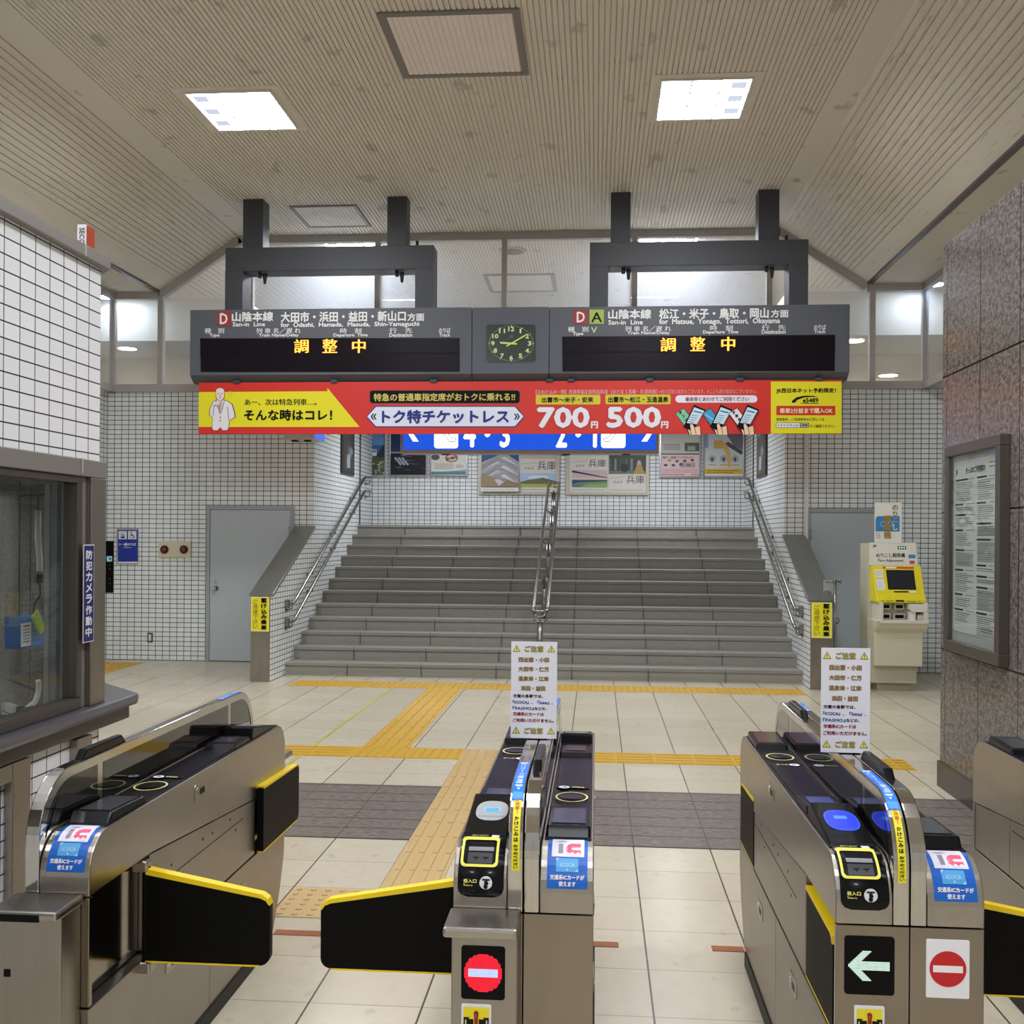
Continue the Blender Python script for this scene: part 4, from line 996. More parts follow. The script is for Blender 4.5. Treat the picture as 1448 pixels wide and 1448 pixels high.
c.ell(.04, .02, .006, .006, INK, 10); c.ell(.44, .02, .006, .006, INK, 10); c.rect(.18, .012, .27, .03, INK); c.line(.08, .018, .15, .018, .005, M('#7A6E20', .5)); c.line(.3, .016, .4, .016, .005, M('#7A6E20', .5))
put(c, 'ledge_print', r)
r = T('machine_placard', 'white and blue card standing on top of the fare machine', 'placard', (3.26, 12.40, 1.665))
a, b_ = atY(1236.5, 765.5, 12.4), atY(1275, 711, 12.4)
local(MB().box(a.x, b_.x, 12.395, 12.403, 1.667, b_.z, .001).box(a.x + .02, b_.x - .02, 12.37, 12.43, 1.666, 1.676, .002).build('card', M('#E4E2D9', .45), r), r)
c = YCanvas(12.394, .0015); OC = M('#A8822E', .5); c.poly([(1238, 733), (1241, 729.8), (1272, 729.8), (1272, 751.5), (1238, 751.5)], M('#3E82B4', .45)); c.ring(1249, 741, 4, 4, 1, M('#9CC4DC', .5)); c.ring(1259, 741, 4, 4, 1, M('#9CC4DC', .5))
c.text('の', 1261.5, 714, 1270, 721.5, M('#8A6A2C', .5), .06); c.text('り', 1262.6, 723, 1269.2, 730, M('#8A6A2C', .5), .06); c.text('こ', 1263, 732, 1269.5, 738.5, M('#C9B278', .5), .06); c.text('し', 1263, 741, 1269.5, 750, M('#E6D9B8', .5), .06)
for ch, y in (('精', 728.5), ('算', 740), ('機', 751.3)): c.text(ch, 1249.4, y, 1260, y + 10.5, OC, .1)
for i in range(3): c.line(1239, 754 + 3 * i, 1241.5, 754 + 3 * i, 1, M('#7A6238', .5)); c.line(1243, 754 + 3 * i, 1244.5, 755.5 + 3 * i, 1, M('#7A6238', .5))
put(c, 'printed_face', r)

# glazed notice board on the granite
r = T('notice_board', 'tall metal framed glazed notice board with a printed rules sheet', 'notice board', (2.38, 6.8, .97))
y0, y1, z0, z1 = 6.325, 7.29, .972, 2.318
xf = 2.315; m = MB()
for a in ((y0, y1, z0, z0 + .07), (y0, y1, z1 - .07, z1), (y0, y0 + .065, z0 + .07, z1 - .07), (y1 - .065, y1, z0 + .07, z1 - .07)): m.box(xf, 2.38, *a, .005)
local(m.build('frame', M('#6B645C', .35, .7), r), r)
local(MB().box(2.352, 2.38, y0 + .06, y1 - .06, z0 + .06, z1 - .06).build('back_board', M('#B9BBB8', .5), r), r)
local(MB().box(xf + .014, xf + .018, y0 + .06, y1 - .06, z0 + .06, z1 - .06).build('glass_pane', GLASS, r), r)
c = Canvas((2.350, 7.195, 1.108), (0, -1, 0), (0, 0, 1), .0008); W_, H_ = .80, 1.10
GT, LT = M('#4A4A4A', .6), M('#8A8A88', .6)
c.rect(0, 0, W_, H_, M('#E0DEDA', .5)); c.text('きっぷのご利用案内', .22, 1.012, .56, 1.055, INK, .07); c.text('JR', .03, 1.01, .07, 1.05, INK, .1); c.line(.62, 1.06, .75, 1.06, .008, LT); c.line(.62, 1.035, .75, 1.035, .008, LT)
rn = random.Random(11)
for col in (.03, .42):
    y = .985
    while y > .10:
        hh = rn.choice((.05, .08, .11, .14)); c.rect(col, y - .012, col + .14 + .1 * rn.random(), y, INK); c.line(col + .2, y - .006, col + .35, y - .006, .003, GT)
        if rn.random() < .35: c.rect(col + .02, y - hh, col + .33, y - .022, M('#BBB9B5', .5))
        yy = y - .026
        while yy > y - hh: c.line(col + .01, yy, col + .2 + .14 * rn.random(), yy, .0045, LT if rn.random() < .6 else GT); yy -= .0125
        y -= hh + .018
for y in (.05, .035): c.line(.5, y, .7, y, .006, GT)
put(c, 'rules_sheet', r)

# ================================================================== TICKET OFFICE
XO, YE = -2.2, 4.55
of = thing('wall_ticket_office', None, None, (XO, 3, 0), kind='structure')
poly = [(XO, -.6), (XO, YE), (-3.6, 5.95), (-6.2, 5.95), (-6.2, -.6)]
def oset(pts, d): return [(x - d if i in (0, 1) else x, y) for i, (x, y) in enumerate(pts)]
zt0, zt1 = 2.02, 2.875
local(MB().prism(poly, zt0, zt1, 'z').build('tile_panel', TILE_OFFICE, of), of)
cap = [(XO + .035, -.6), (XO + .035, YE + .02), (-3.58, 6.0), (-6.2, 6.0), (-6.2, -.6)]
local(MB().prism(cap, zt1, zt1 + .055, 'z', bev=.005).build('top_cap', CAPG, of), of)
local(MB().box(XO + .034, XO + .037, 4.33, 4.345, zt1 + .003, zt1 + .05).box(XO + .026, XO + .029, 4.33, 4.345, 1.955, 2.02).build('cap_joint', M('#B9B5AE', .4, .3), of), of)
cap2 = [(XO + .025, -.6), (XO + .025, YE + .015), (-3.58, 5.99), (-6.2, 5.99), (-6.2, -.6)]
local(MB().prism(cap2, 1.945, 2.02, 'z', bev=.005).build('window_head', CAPG, of), of)
local(MB().prism([(XO, -.6), (XO, 4.56), (-2.9, 5.26), (-3.0, 5.16), (-2.3, 4.48), (-2.3, -.6)], 0, .842, 'z').build('base_wall', TILE_OFFICE, of), of)
local(MB().box(XO - .05, XO + .03, 4.421, 4.555, .956, 1.944, .004).build('corner_post', STEEL_D, of), of)
local(MB().box(XO - .06, XO + .004, 4.37, 4.42, .956, 1.944, .003).build('post_side', CAPG, of), of)
local(MB().box(XO + .0, XO + .035, 4.30, 4.43, 0, .835, .004).build('steel_plate', STEEL_D, of), of)
fm = MB().box(XO - .05, XO + .015, 3.60, 3.742, 1.005, 1.915, .004).box(XO - .05, XO + .015, 4.325, 4.369, 1.005, 1.915, .004).box(XO - .05, XO + .015, 3.6, 4.369, .956, 1.005, .004).box(XO - .05, XO + .015, 3.6, 4.369, 1.915, 1.944, .004)
fm.box(XO - .05, XO + .015, -.6, 3.599, .956, 1.0, .004).box(XO - .05, XO + .015, -.6, 3.599, 1.915, 1.944, .004).box(XO - .05, XO + .015, 1.9, 2.0, 1.0, 1.915, .004)
w5 = local(fm.build('window_frame', BRONZE, of), of)
MB().box(XO - .022, XO - .018, 3.74, 4.33, 1.0, 1.92).box(XO - .022, XO - .018, -.6, 3.6, 1.0, 1.92).build('glass_pane', GLASS, w5)
AL1, AL2, AL3 = M('#8E9199', .4, .5), M('#6F7683', .4, .4), M('#9A9691', .4, .5)
m = MB().box(XO - .17, XO - .145, 4.395, 4.468, .90, 1.92, .003, 0).box(XO - .13, XO - .10, 4.371, 4.452, .90, 1.92, .003, 1).box(XO - .085, XO - .06, 4.375, 4.44, .90, 1.92, .003, 2)
m.build('sliding_sash', [AL3, AL2, AL1], w5)
local(MB().box(-5.6, -3.3, 5.2, 5.35, 0, 1.93).build('inner_wall', GRANITE, of), of)
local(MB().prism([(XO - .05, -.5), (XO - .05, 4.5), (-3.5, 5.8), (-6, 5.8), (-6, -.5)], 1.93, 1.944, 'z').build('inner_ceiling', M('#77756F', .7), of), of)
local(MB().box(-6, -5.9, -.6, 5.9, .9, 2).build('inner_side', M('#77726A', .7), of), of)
local(MB().prism([(-2.45, 4.74), (-3.6, 5.89), (-3.64, 5.85), (-2.49, 4.70)], 0, 1.93, 'z').build('inner_wall', GRANITE, of), of)
# tiled stainless opening frame under the counter
local(MB().box(XO + .003, XO + .035, 3.80, 3.93, 0, .84, .004).box(XO + .003, XO + .035, 2.0, 3.799, .775, .84, .004).build('opening_frame', STEEL_D, of), of)

r = T('counter', 'dark grey rounded stone counter along the ticket office window', 'counter', (XO, 4, .85))
P = [(-2.128, -.6), (-2.128, 4.80), (-2.15, 4.86), (-2.56, 5.27), (-2.9, 5.61), (-3.0, 5.50), (-2.26, 4.72), (-2.26, -.6)]
local(MB().prism(P, .905, .955, 'z', bev=.018).build('top', M('#57565C', .28, 0, 0, .3), r), r)
P = [(-2.165, -.6), (-2.165, 4.79), (-2.56, 5.18), (-2.9, 5.52), (-3.0, 5.42), (-2.25, 4.66), (-2.25, -.6)]
local(MB().prism(P, .845, .91, 'z', bev=.004).build('apron', M('#4A4845', .35, .4), r), r)
r = T('alarm_box', 'white and orange box standing on the ticket office cap', 'alarm box', (XO - .1, 4.42, 2.96))
xf = XO - .03; yc, ye = atX(122.5, 340, xf).y, atX(133, 340, xf).y; zt = atX(122.5, 317, xf).z; x0 = atY(109, 340, yc).x
local(MB().box(x0, xf - .003, yc, ye, 2.931, zt, .002).build('white_case', WHITE, r), r)
local(MB().box(xf - .003, xf + .004, yc + .004, ye, 2.931, zt - .004, .002).build('orange_lens', M('#F0561A', .25, 0, .35), r), r)
c = YCanvas(yc - .001, .0006); c.text('SECOM', 112.3, 322, 119.5, 353, INK, .05, rot=1)
put(c, 'lettering', r)
r = T('camera_notice', 'dark blue upright strip sign with white letters on the office corner post', 'sign', (XO + .03, 4.49, 1.27))
c = XCanvas(XO + .031, 1, .0008); P0 = [(117.5, 771.5), (132.5, 769.5), (132.5, 907), (117.5, 909)]
a, b_ = atX(117.6, 839, XO + .031), atX(132.6, 839, XO + .031); z1 = atX(125, 770, XO + .031).z; z0 = atX(125, 908, XO + .031).z
local(MB().box(XO + .0295, XO + .0315, a.y, b_.y, z0, z1).build('plate', WHITE, r), r)
c = Canvas((XO + .0318, a.y, z0), (0, 1, 0), (0, 0, 1), .0006); w_ = b_.y - a.y; h_ = z1 - z0
c.rect(.004, .004, w_ - .004, h_ - .004, M('#141E6E', .4), .006); c.vtext('防犯カメラ作動中', w_ * .2, .02, w_ * .8, h_ - .02, WHITE, .09, .84)
put(c, 'lettering', r)
# things in the office window
XI = -2.46
def inX(px, py): return atX(px, py, XI)
r = thing('office_light', 'long tube light under the ticket office ceiling', 'ceiling light', (-3.2, 4.3, 1.93))
MB().box(-.06, .06, -.6, .6, -.05, -.001, .006).build('case', M('#8A8B88', .5), r)
MB().quad([(-.045, -.58, -.052), (-.045, .58, -.052), (.045, .58, -.052), (.045, -.58, -.052)]).build('tube', M('#F4F7FF', .5, 0, 14), r)
r = T('hanging_strap', 'white strap with a dark clip hanging inside the office window', 'strap', inX(54, 722))
a = inX(54, 722)
local(MB().tube([inX(54, 722), inX(53.5, 760), inX(56, 790), inX(56, 812)], .014, 8).build('strap', WHITE, r), r)
local(MB().tube([inX(54, 700), inX(54, 724)], .004, 6).tube([inX(54, 700), inX(54, 655)], .003, 6).build('cord', DKGREY, r), r)
local(MB().tube([inX(56, 808), inX(56, 824)], .014, 8).tube([inX(56, 824), inX(57, 842), inX(50, 852), inX(47, 862)], .005, 6).build('clip', BLACK, r), r)
r = T('blue_box', 'blue document box inside the office window', 'box', inX(52, 917))
a, b_ = inX(43, 918), inX(64, 870)
local(MB().box(XI - .12, XI - .02, a.y, b_.y + .03, a.z, b_.z, .004).build('case', M('#2F6EB4', .45), r), r)
local(MB().cyl((XI - .07, a.y + .03, b_.z - .005), (XI - .07, a.y + .03, 1.931), .003, 6).build('hanger', DKGREY, r), r)
r = T('window_notice', 'white paper notice with a red heading inside the office window', 'notice', inX(41, 915))
a, b_ = inX(35, 915), inX(48.5, 880)
local(MB().box(XI - .018, XI - .014, a.y, b_.y, a.z, b_.z).build('sheet', WHITE, r), r)
c = Canvas((XI - .0135, a.y, a.z), (0, 1, 0), (0, 0, 1), .0006); w_ = b_.y - a.y; h_ = b_.z - a.z
c.line(w_ * .12, h_ * .88, w_ * .85, h_ * .88, .008, M('#C04038', .5))
for k in range(5): c.line(w_ * .12, h_ * (.72 - .13 * k), w_ * .85, h_ * (.72 - .13 * k), .005, M('#7A86A8', .5))
put(c, 'print', r)
r = T('tag_holder', 'lime green tag holder hung in front of the blue box', 'tag', inX(52, 880))
q = MB()
ax = inX(52, 880); dy, dz = inX(57.5, 893) - ax, inX(47, 868) - ax
u = (inX(57, 893) - inX(47, 867)); v_ = Vector((0, u.z, -u.y)).normalized() * .026
P = [ax + u / 2 + v_, ax + u / 2 - v_, ax - u / 2 - v_, ax - u / 2 + v_]
q.prism([(p.y, p.z) for p in P], XI + .0, XI + .014, bev=.004)
local(q.build('tag', M('#B7DD2C', .4), r), r)
local(MB().tube([ax - u / 2, inX(47, 850), inX(46, 838)], .004, 6).build('cord', M('#5A2A2A', .5), r), r)
r = T('office_desk', 'dark desk with grey equipment inside the ticket office', 'desk', (-2.95, 4.7, .88))
local(MB().box(-3.3, -2.42, 3.85, 4.50, .86, .90, .006).build('desk_top', M('#3A3830', .4), r), r)
local(MB().box(-3.0, -2.62, 4.3, 4.48, .90, 1.02, .01).box(-2.95, -2.66, 4.34, 4.47, 1.02, 1.10, .01).build('equipment', M('#7A7A74', .5), r), r)
local(MB().box(-3.2, -2.5, 3.95, 4.4, .0, .86, .006).build('drawer_unit', M('#B4B2A8', .5), r), r)
r = T('desk_lamp', 'pale curved tube arm inside the office window', 'lamp arm', inX(36, 1003))
local(MB().tube([inX(54, 962), inX(55, 968), inX(54, 980), inX(50, 992), inX(43, 998), inX(36, 1003)], .012, 10).build('arm', M('#D9D9CE', .4), r), r)
local(MB().cyl((-2.46, inX(36, 1003).y, .901), (-2.46, inX(36, 1003).y, inX(36, 1003).z + .01), .04, 12).build('base', BLACK, r), r)

# ================================================================== TICKET GATES
GY, GL_ = 2.71, 1.77
class Path:
    """a run of (y, z) points walked by arc length, with its outward side"""
    def __init__(s, pts):
        s.p = [Vector(q) for q in pts]; s.d = [0]
        for a, b_ in zip(s.p, s.p[1:]): s.d.append(s.d[-1] + (b_ - a).length)
    def at(s, t, off=0):
        t = max(0, min(t, s.d[-1] - 1e-6)); i = max(k for k in range(len(s.d) - 1) if s.d[k] <= t)
        a, b_ = s.p[i], s.p[i + 1]; d = (b_ - a).normalized(); n = Vector((-d.y, d.x))
        # blend the outward side at the joints so that prints lie smooth
        q = a + d * (t - s.d[i]); return q + n * off
    def s_of(s, x, py):
        best = (1e9, 0)
        for i in range(500):
            t = s.d[-1] * i / 499; q = s.at(t); p = Vector((x, GY + q.x, q.y)) - Vector((0, 0, H)); zz = p.dot(_f)
            y = HOR + math.cos(ROLL) * (-F * p.z / zz) + math.sin(ROLL) * (F * p.dot(_r) / zz)
            if abs(y - py) < best[0]: best = (abs(y - py), t)
            if t > .5: break
        return best[1]
ZT, ZB = .895, 1.045
NEAR = [(0, .74)] + arc(.105, .79, .105, ZT - .79, 180, 90, 10) + [(.6, ZT)]
BAND = [(0, .74)] + arc(.175, .875, .175, ZB - .875, 180, 90, 12) + [(.8, ZB)]
PN, PB = Path(NEAR), Path(BAND)
def full(pts, zb):
    far = [(GL_ - y, z) for y, z in pts[:-1]][::-1]
    return pts[:-1] + far, zb
STICK_B, STICK_L = M('#1161C4', .25), M('#4FA6E0', .3)
def sticker_fn(x, s, off):
    q = PN.at(s, off + .0006); return Vector((.138 - x, GL_ - q.x, q.y))
def near_fn(x, s, off):
    q = PN.at(s, off + .0004); return Vector((x, q.x, q.y))
def band_fn(x, s, off):
    q = PB.at(s, off + .0006); return Vector((x, q.x, q.y))

def half(root, rot, lit=False, colour_reader='#A9ACB0', skip_far=False, arch=True, pocket=.036):
    loc = (-.18, 0, 0) if not rot else (.18, GL_, 0); rz = math.pi if rot else 0.0
    def hp(b, name, mats=None, parent=None):
        o = b.build(name, mats) if mats is not None else b.build(name)
        if parent is None: o.parent = root; o.location = loc; o.rotation_euler = (0, 0, rz)
        else: o.parent = parent
        return o
    # steel upper housing with rounded ends
    zs = (lambda y: .74 - max(0, (y - .4)) * .08 if y > .4 else .74) if not rot else (lambda y: (lambda v: .74 - max(0, (v - .4)) * .08)(GL_ - y))
    prof = NEAR[:-1] + [(GL_ - y, z) for y, z in NEAR[:-1]][::-1]
    prof = [(0, zs(0))] + prof[1:-1] + [(GL_, zs(GL_)), (1.37, zs(1.37)), (.4, zs(.4))]
    hp(MB().prism(prof, 0, .138, bev=.003), 'upper_housing', STEEL)
    # arched rail wall
    BN = BAND if arch else NEAR
    bp = BN[:-1] + [(GL_ - y, z) for y, z in BN[:-1]][::-1]
    bp = [(0, zs(0))] + bp[1:-1] + [(GL_, zs(GL_)), (1.37, zs(1.37)), (.4, zs(.4))]
    band = hp(MB().prism(bp, .1395, .1785, bev=.003), 'arched_rail', CHROME)
    if arch:
        wm = MB(); top = ZB - .028
        ins = [(y_ + .030 * math.cos(0), z_) for y_, z_ in ()]
        a1 = [p for p in arc(.178, .875, .145, top - .875, 178, 90, 10)]
        wm.prism([(.285, .925), (.035, .90)] + [p for p in a1 if p[0] < .285] + [(.285, top)], .1385, .142)
        wm.prism([(.32, .903), (1.405, .903), (1.405, top), (.32, top)], .1385, .142)
        wm.prism([(GL_ - .035, .90), (1.44, .905), (1.44, top)] + [(GL_ - p[0], p[1]) for p in a1 if GL_ - p[0] > 1.44][::-1], .1385, .142)
        hp(wm, 'glass_panel', SMOKE, band)
        y0, y1 = GL_ - .545, GL_ - .245
        hp(MB().prism([(y0, ZB - .002), (y0 + .035, ZB + .027), (y1 - .035, ZB + .027), (y1, ZB - .002)], .147, .173, bev=.006), 'sensor', GLOSSBLACK, band)
        c = Canvas((0, 0, 0), (1, 0, 0), (0, 1, 0), .0004, band_fn)
        s0 = PB.d[11]
        c.rect(.1435, s0 - .07, .1745, s0 + .235, M('#1E7BE6', .3)); c.rect(.146, s0 - .066, .172, s0 - .04, M('#4F9EEA', .3))
        c.rect(.148, s0 + .215, .170, s0 + .228, WHITE)
        c.poly([(.159, s0 - .033), (.170, s0 - .008), (.148, s0 - .008)], M('#BFDcf8'.upper(), .4)); c.text('ICカード専用', .150, s0 - .002, .168, s0 + .205, M('#CFE4FA', .4), .06, rot=1)
        hp(c, 'blue_strip', None, band)
    # black top cover with its reading surfaces
    tc = hp(MB().box(.007, .131, .11, 1.66, ZT - .03, ZT + .004, .003), 'top_cover', NAVY)
    hp(MB().box(.016, .122, .50, 1.10, ZT + .003, ZT + .008, .002), 'cover_plate', M('#0B0E1A', .24), tc)
    hp(MB().prism([(1.385, ZT), (1.40, ZT + .022), (1.62, ZT + .030), (1.645, ZT)], .010, .128, bev=.006), 'hood', GLOSSBLACK, tc)
    V = Vector((0, .22, .008)).normalized()
    hp(MB().prism([(1.42, ZT + .0225), (1.60, ZT + .0295), (1.60, ZT + .0315), (1.42, ZT + .0245)], .024, .114), 'hood_window', M('#3E4046', .15), tc)
    c = Canvas((0, 0, ZT + .0095), (1, 0, 0), (0, 1, 0), .0006)
    YR = M('#E7E48C', .4)
    if not skip_far:
        c.ring(.069, 1.225, .050, .062, .0055, YR); c.ell(.07, 1.225, .036, .028, M('#07070A', .2))
        if rot: c.ell(.096, 1.10, .018, .017, WHITE); c.ell(.094, 1.10, .007, .005, INK); c.text('Ticket', .030, 1.092, .072, 1.108, YR, .1)
        else: c.ell(.096, 1.09, .018, .017, WHITE); c.ell(.094, 1.09, .007, .005, INK); c.text('きっぷ', .034, 1.082, .074, 1.098, YR, .1)
    hp(c, 'printed_marks', None, tc)
    hp(MB().prism([(.43, ZT), (.44, ZT + .018), (.455, ZT + .024), (.60, ZT + .020), (.625, ZT)], .011, .127, bev=.005), 'ticket_outlet', GLOSSBLACK, tc)
    hp(MB().prism([(.49, ZT + .0236), (.575, ZT + .0212), (.575, ZT + .0226), (.49, ZT + .025)], .032, .106), 'outlet_display', M('#2B2D3A', .15) if not lit else M('#3B4A86', .2), tc)
    # card reader wedge
    RC = M(colour_reader, .35) if not lit else M('#1036F0', .3, 0, 1.1)
    rd = hp(MB().prism([(.118, ZT), (.126, ZT + .010), (.39, ZT + .05), (.405, ZT + .044), (.415, ZT)], .010, .129, bev=.005), 'card_reader', GLOSSBLACK)
    V = Vector((0, .264, .04)).normalized()
    c = Canvas((0, .126, ZT + .0106), (1, 0, 0), V, .0006)
    c.poly([(.073 + .045 * math.copysign(abs(math.cos(t)) ** .75, math.cos(t)), .145 + .068 * math.copysign(abs(math.sin(t)) ** .8, math.sin(t))) for t in [2 * math.pi * i / 40 for i in range(40)]], RC if not lit else M('#2E62F4', .3, 0, 1.3))
    if lit: c.poly([(.073 + .042 * math.copysign(abs(math.cos(t)) ** .75, math.cos(t)), .145 + .064 * math.copysign(abs(math.sin(t)) ** .8, math.sin(t))) for t in [2 * math.pi * i / 40 for i in range(40)]], RC); c.rect(.055, .15, .090, .172, M('#4F93F2', .4, 0, 1.0))
    else:
        c.rect(.050, .135, .096, .165, M('#8FD0EC', .3), .004); c.rect(.055, .14, .091, .16, M('#5CB4E2', .3), .003)
        for k in range(9): c.rect(.038 + k * .0082, .10, .044 + k * .0082, .108, M('#8A8C92', .5))
    hp(c, 'reader_face', None, rd)
    # ticket slot panel over the near rounded end
    sp = Canvas((0, 0, 0), (1, 0, 0), (0, 1, 0), .0005, near_fn)
    X = root.location.x - .18 if not rot else 9
    def S(py): return PN.s_of(-.36 + .07, py)
    pm = MB(); n = 16; sa, sb = S(1268), S(1178)
    rows = []
    for i in range(n + 1):
        t = sa + (sb - sa) * (i / n) ** 1.4; d = max(0.0, .024 - (t - sa)); ins = .024 - math.sqrt(max(0, .024 ** 2 - d * d))
        rows.append((t, .011 + ins, .130 - ins))
    V_ = [[pm.b.verts.new((x, *PN.at(t, o))) for x, o in ((x0, -.003), (x0, .003), (x0 + .002, .0042), (x1 - .002, .0042), (x1, .003), (x1, -.003))] for t, x0, x1 in rows]
    for A_, B_ in zip(V_, V_[1:]):
        for k in range(5): pm.b.faces.new((A_[k], A_[k + 1], B_[k + 1], B_[k])).smooth = k in (1, 2, 3)
    pm.b.faces.new(V_[0]); pm.b.faces.new(V_[-1][::-1]); bmesh.ops.recalc_face_normals(pm.b, faces=pm.b.faces[:])
    slot = hp(pm, 'ticket_slot_panel', GLOSSBLACK)
    def fn(x, s, off):
        q = PN.at(s, off + .0046); return Vector((x, q.x, q.y))
    sp.fn = fn
    RY = M('#EFE65A', .4)
    o = rrect(.016, S(1227), .113, S(1187), .012, 6); i_ = rrect(.0225, S(1223), .1065, S(1191), .008, 6)
    sp.rect(.022, S(1223.5), .107, S(1190.5), M('#050506', .3))
    sp.rect(.034, S(1222), .098, S(1207), M('#232427', .4)); sp.rect(.034, S(1205), .1, S(1193), M('#10131C', .1))
    for x in (.055, .08): sp.rect(x - .007, S(1215), x + .007, S(1213.5), BLACK); sp.rect(x - .0015, S(1217.5), x + .0015, S(1213.5), BLACK)
    sp.ring(0, 0, 0, 0, 0, RY, pts=(o, i_))
    sp.text('投入口', .026, S(1249), .060, S(1243), M('#E9E070', .4), .08); sp.text('Ticket in', .026, S(1252.5), .050, S(1250.3), M('#E9E070', .4), .06)
    cy = (S(1239) + S(1257)) / 2; ry = abs(S(1239) - S(1257)) / 2
    sp.ell(.084, cy, .0165, ry, M('#DADADD', .4)); sp.rect(.074, cy + ry * .35, .094, cy + ry * .6, INK); sp.rect(.080, cy - ry * .3, .088, cy + ry * .3, INK); sp.ell(.0835, cy - ry * .55, .0055, ry * .4, INK, 10)
    sp.text('乗車券・定期券を', .034, S(1181), .086, S(1178.4), M('#E9E070', .4), .05); sp.text('入れてください', .034, S(1185), .078, S(1182.2), M('#E9E070', .4), .05); sp.rect(.088, S(1186), .108, S(1178), M('#E4E4E8', .4))
    hp(sp, 'slot_print', None, slot)
    if arch:
        # yellow strip on the near end of the rail
        c = Canvas((0, 0, 0), (1, 0, 0), (0, 1, 0), .0004, band_fn)
        t0, t1 = PB.s_of(-.2, 1231), PB.s_of(-.2, 1126)
        c.rect(.150, t0, .170, t1, M('#EDE11C', .4)); h = (t1 - t0)
        c.vtext('ご注意！', .154, t0 + h * .72, .166, t1 - h * .03, M('#C96A1A', .4), .1); c.vtext('かけこみは', .154, t0 + h * .36, .166, t0 + h * .70, INK, .1, .8); c.vtext('おやめください', .154, t0 + h * .02, .166, t0 + h * .335, INK, .1, .8)
        hp(c, 'yellow_strip', None, band)
    # card sticker over the far rounded end
    if not skip_far:
        c = Canvas((0, 0, 0), (1, 0, 0), (0, 1, 0), .0008, sticker_fn)
        u0, u1 = PN.s_of(-.07, 1257), PN.s_of(-.07, 1186); hh = u1 - u0
        def q(v): return PN.s_of(-.07, 1257 - 71 * v)
        c.rect(.018, u0, .122, u1, STICK_B); c.rect(.029, q(.63), .113, q(.975), M('#E8E6F2', .3))
        c.ring(.055, q(.92), .012, hh * .022, .0022, M('#9A98A8', .4)); c.rect(.046, q(.69), .058, q(.88), M('#8E889A', .4))
        PKR = M('#EE5A7C', .35)
        c.poly([(.104, q(.74)), (.104, q(.69)), (.078, q(.69)), (.068, q(.72)), (.066, q(.79)), (.070, q(.86)), (.080, q(.885)), (.104, q(.885)), (.104, q(.82)), (.082, q(.82)), (.079, q(.79)), (.082, q(.76)), (.104, q(.76))], PKR)
        for x in (.082, .097): c.ell(x, q(.685), .004, hh * .03, M('#F6F2F8', .3), 12)
        c.rect(.041, q(.335), .098, q(.60), STICK_L, .003); c.poly([(.041, q(.60)), (.050, q(.60)), (.041, q(.53))], M('#A9D2EE', .3)); c.poly([(.098, q(.335)), (.089, q(.335)), (.098, q(.40))], M('#A9D2EE', .3))
        c.text('ICOCA', .052, q(.43), .089, q(.51), M('#9CCBEE', .3), .08); c.ell(.070, q(.385), .003, hh * .02, M('#9CCBEE', .3), 8)
        c.text('交通系ICカードが', .026, q(.175), .114, q(.285), WHITE, .08); c.text('使えます', .048, q(.05), .092, q(.15), WHITE, .08)
        hp(c, 'card_sticker', None)
    # lower body
    ya, yb_ = .395, 1.385
    m = MB()
    def seam_box(y0, y1, x0, z0):
        m.prism([(y0, z0), (y1, z0), (y1, min(zs(y0), zs(y1)) - .004), (y0, min(zs(y0), zs(y1)) - .004)], x0, .179, bev=.002)
    sp_ = MB()
    sp_.prism([(ya, .446), (yb_, .446), (yb_, zs(yb_) - .0035), (ya, zs(ya) - .0035)], .002, .179, bev=.002)
    side = hp(sp_, 'side_panel', STEEL_D)
    hp(MB().box(.0012, .004, ya + .14, yb_ - .02, .6205, .6235), 'seam', BLACK, side)
    m = MB()
    m.prism([(.02, .446), (ya - .004, .446), (ya - .004, min(zs(0), zs(ya)) - .0035), (.02, zs(0) - .0035)], pocket, .179, bev=.002)
    m.box(.0, .179, .0, .0195, .446, zs(0) - .004, .002)
    hp(m, 'flap_pocket' if pocket > .01 else 'end_panel', POCKET if pocket > .01 else STEEL_D); m = MB()
    m.prism([(yb_ + .004, .446), (GL_ - .02, .446), (GL_ - .02, zs(GL_) - .0035), (yb_ + .004, zs(yb_) - .0035)], pocket, .179, bev=.002)
    m.box(.0, .179, GL_ - .0195, GL_, .446, zs(GL_) - .004, .002)
    hp(m, 'flap_pocket' if pocket > .01 else 'end_panel', POCKET if pocket > .01 else STEEL_D)
    lo = hp(MB().prism([(.0, .44), (.88, .44), (.88, .055), (.15, .055), (.06, .20), (.005, .33)], 0, .179, bev=.002), 'lower_panel', STEEL_D)
    lo2 = hp(MB().prism([(GL_, .44), (.884, .44), (.884, .055), (GL_ - .15, .055), (GL_ - .06, .20), (GL_ - .005, .33)], 0, .179, bev=.002), 'lower_panel', STEEL_D)
    hp(MB().box(-.006, .178, .20, GL_ - .20, 0, .058, .003), 'plinth', M('#1A1917', .4))
    for prnt, y, z in ((None, GL_ - .79, .835), (lo2, GL_ - .56, .35), (lo, .56, .35)):
        lt = hp(MB().prism(rrect(y - .055, z - .028, y + .055, z + .028, .012), -.0025, .002, bev=.001), 'latch', STEEL, prnt)
        k = MB().box(-.0035, .0, y - .03, y + .012, z - .012, z + .008).cyl((-.004, y + .034, z + .004), (.0, y + .034, z + .004), .012, 14, 1)
        if prnt is None: hp(k, 'latch_slot', [BLACK, CHROME], lt)
        else: k.build('latch_slot', [BLACK, CHROME], lt)
    m = MB()
    for y, z in ((.62, .60), (.68, .655), (.86, .655), (.95, .66), (1.13, .60), (1.22, .655)): m.cyl((.001, y, z), (.003, y, z), .005, 8)
    hp(m, 'rivet', BLACK, side)

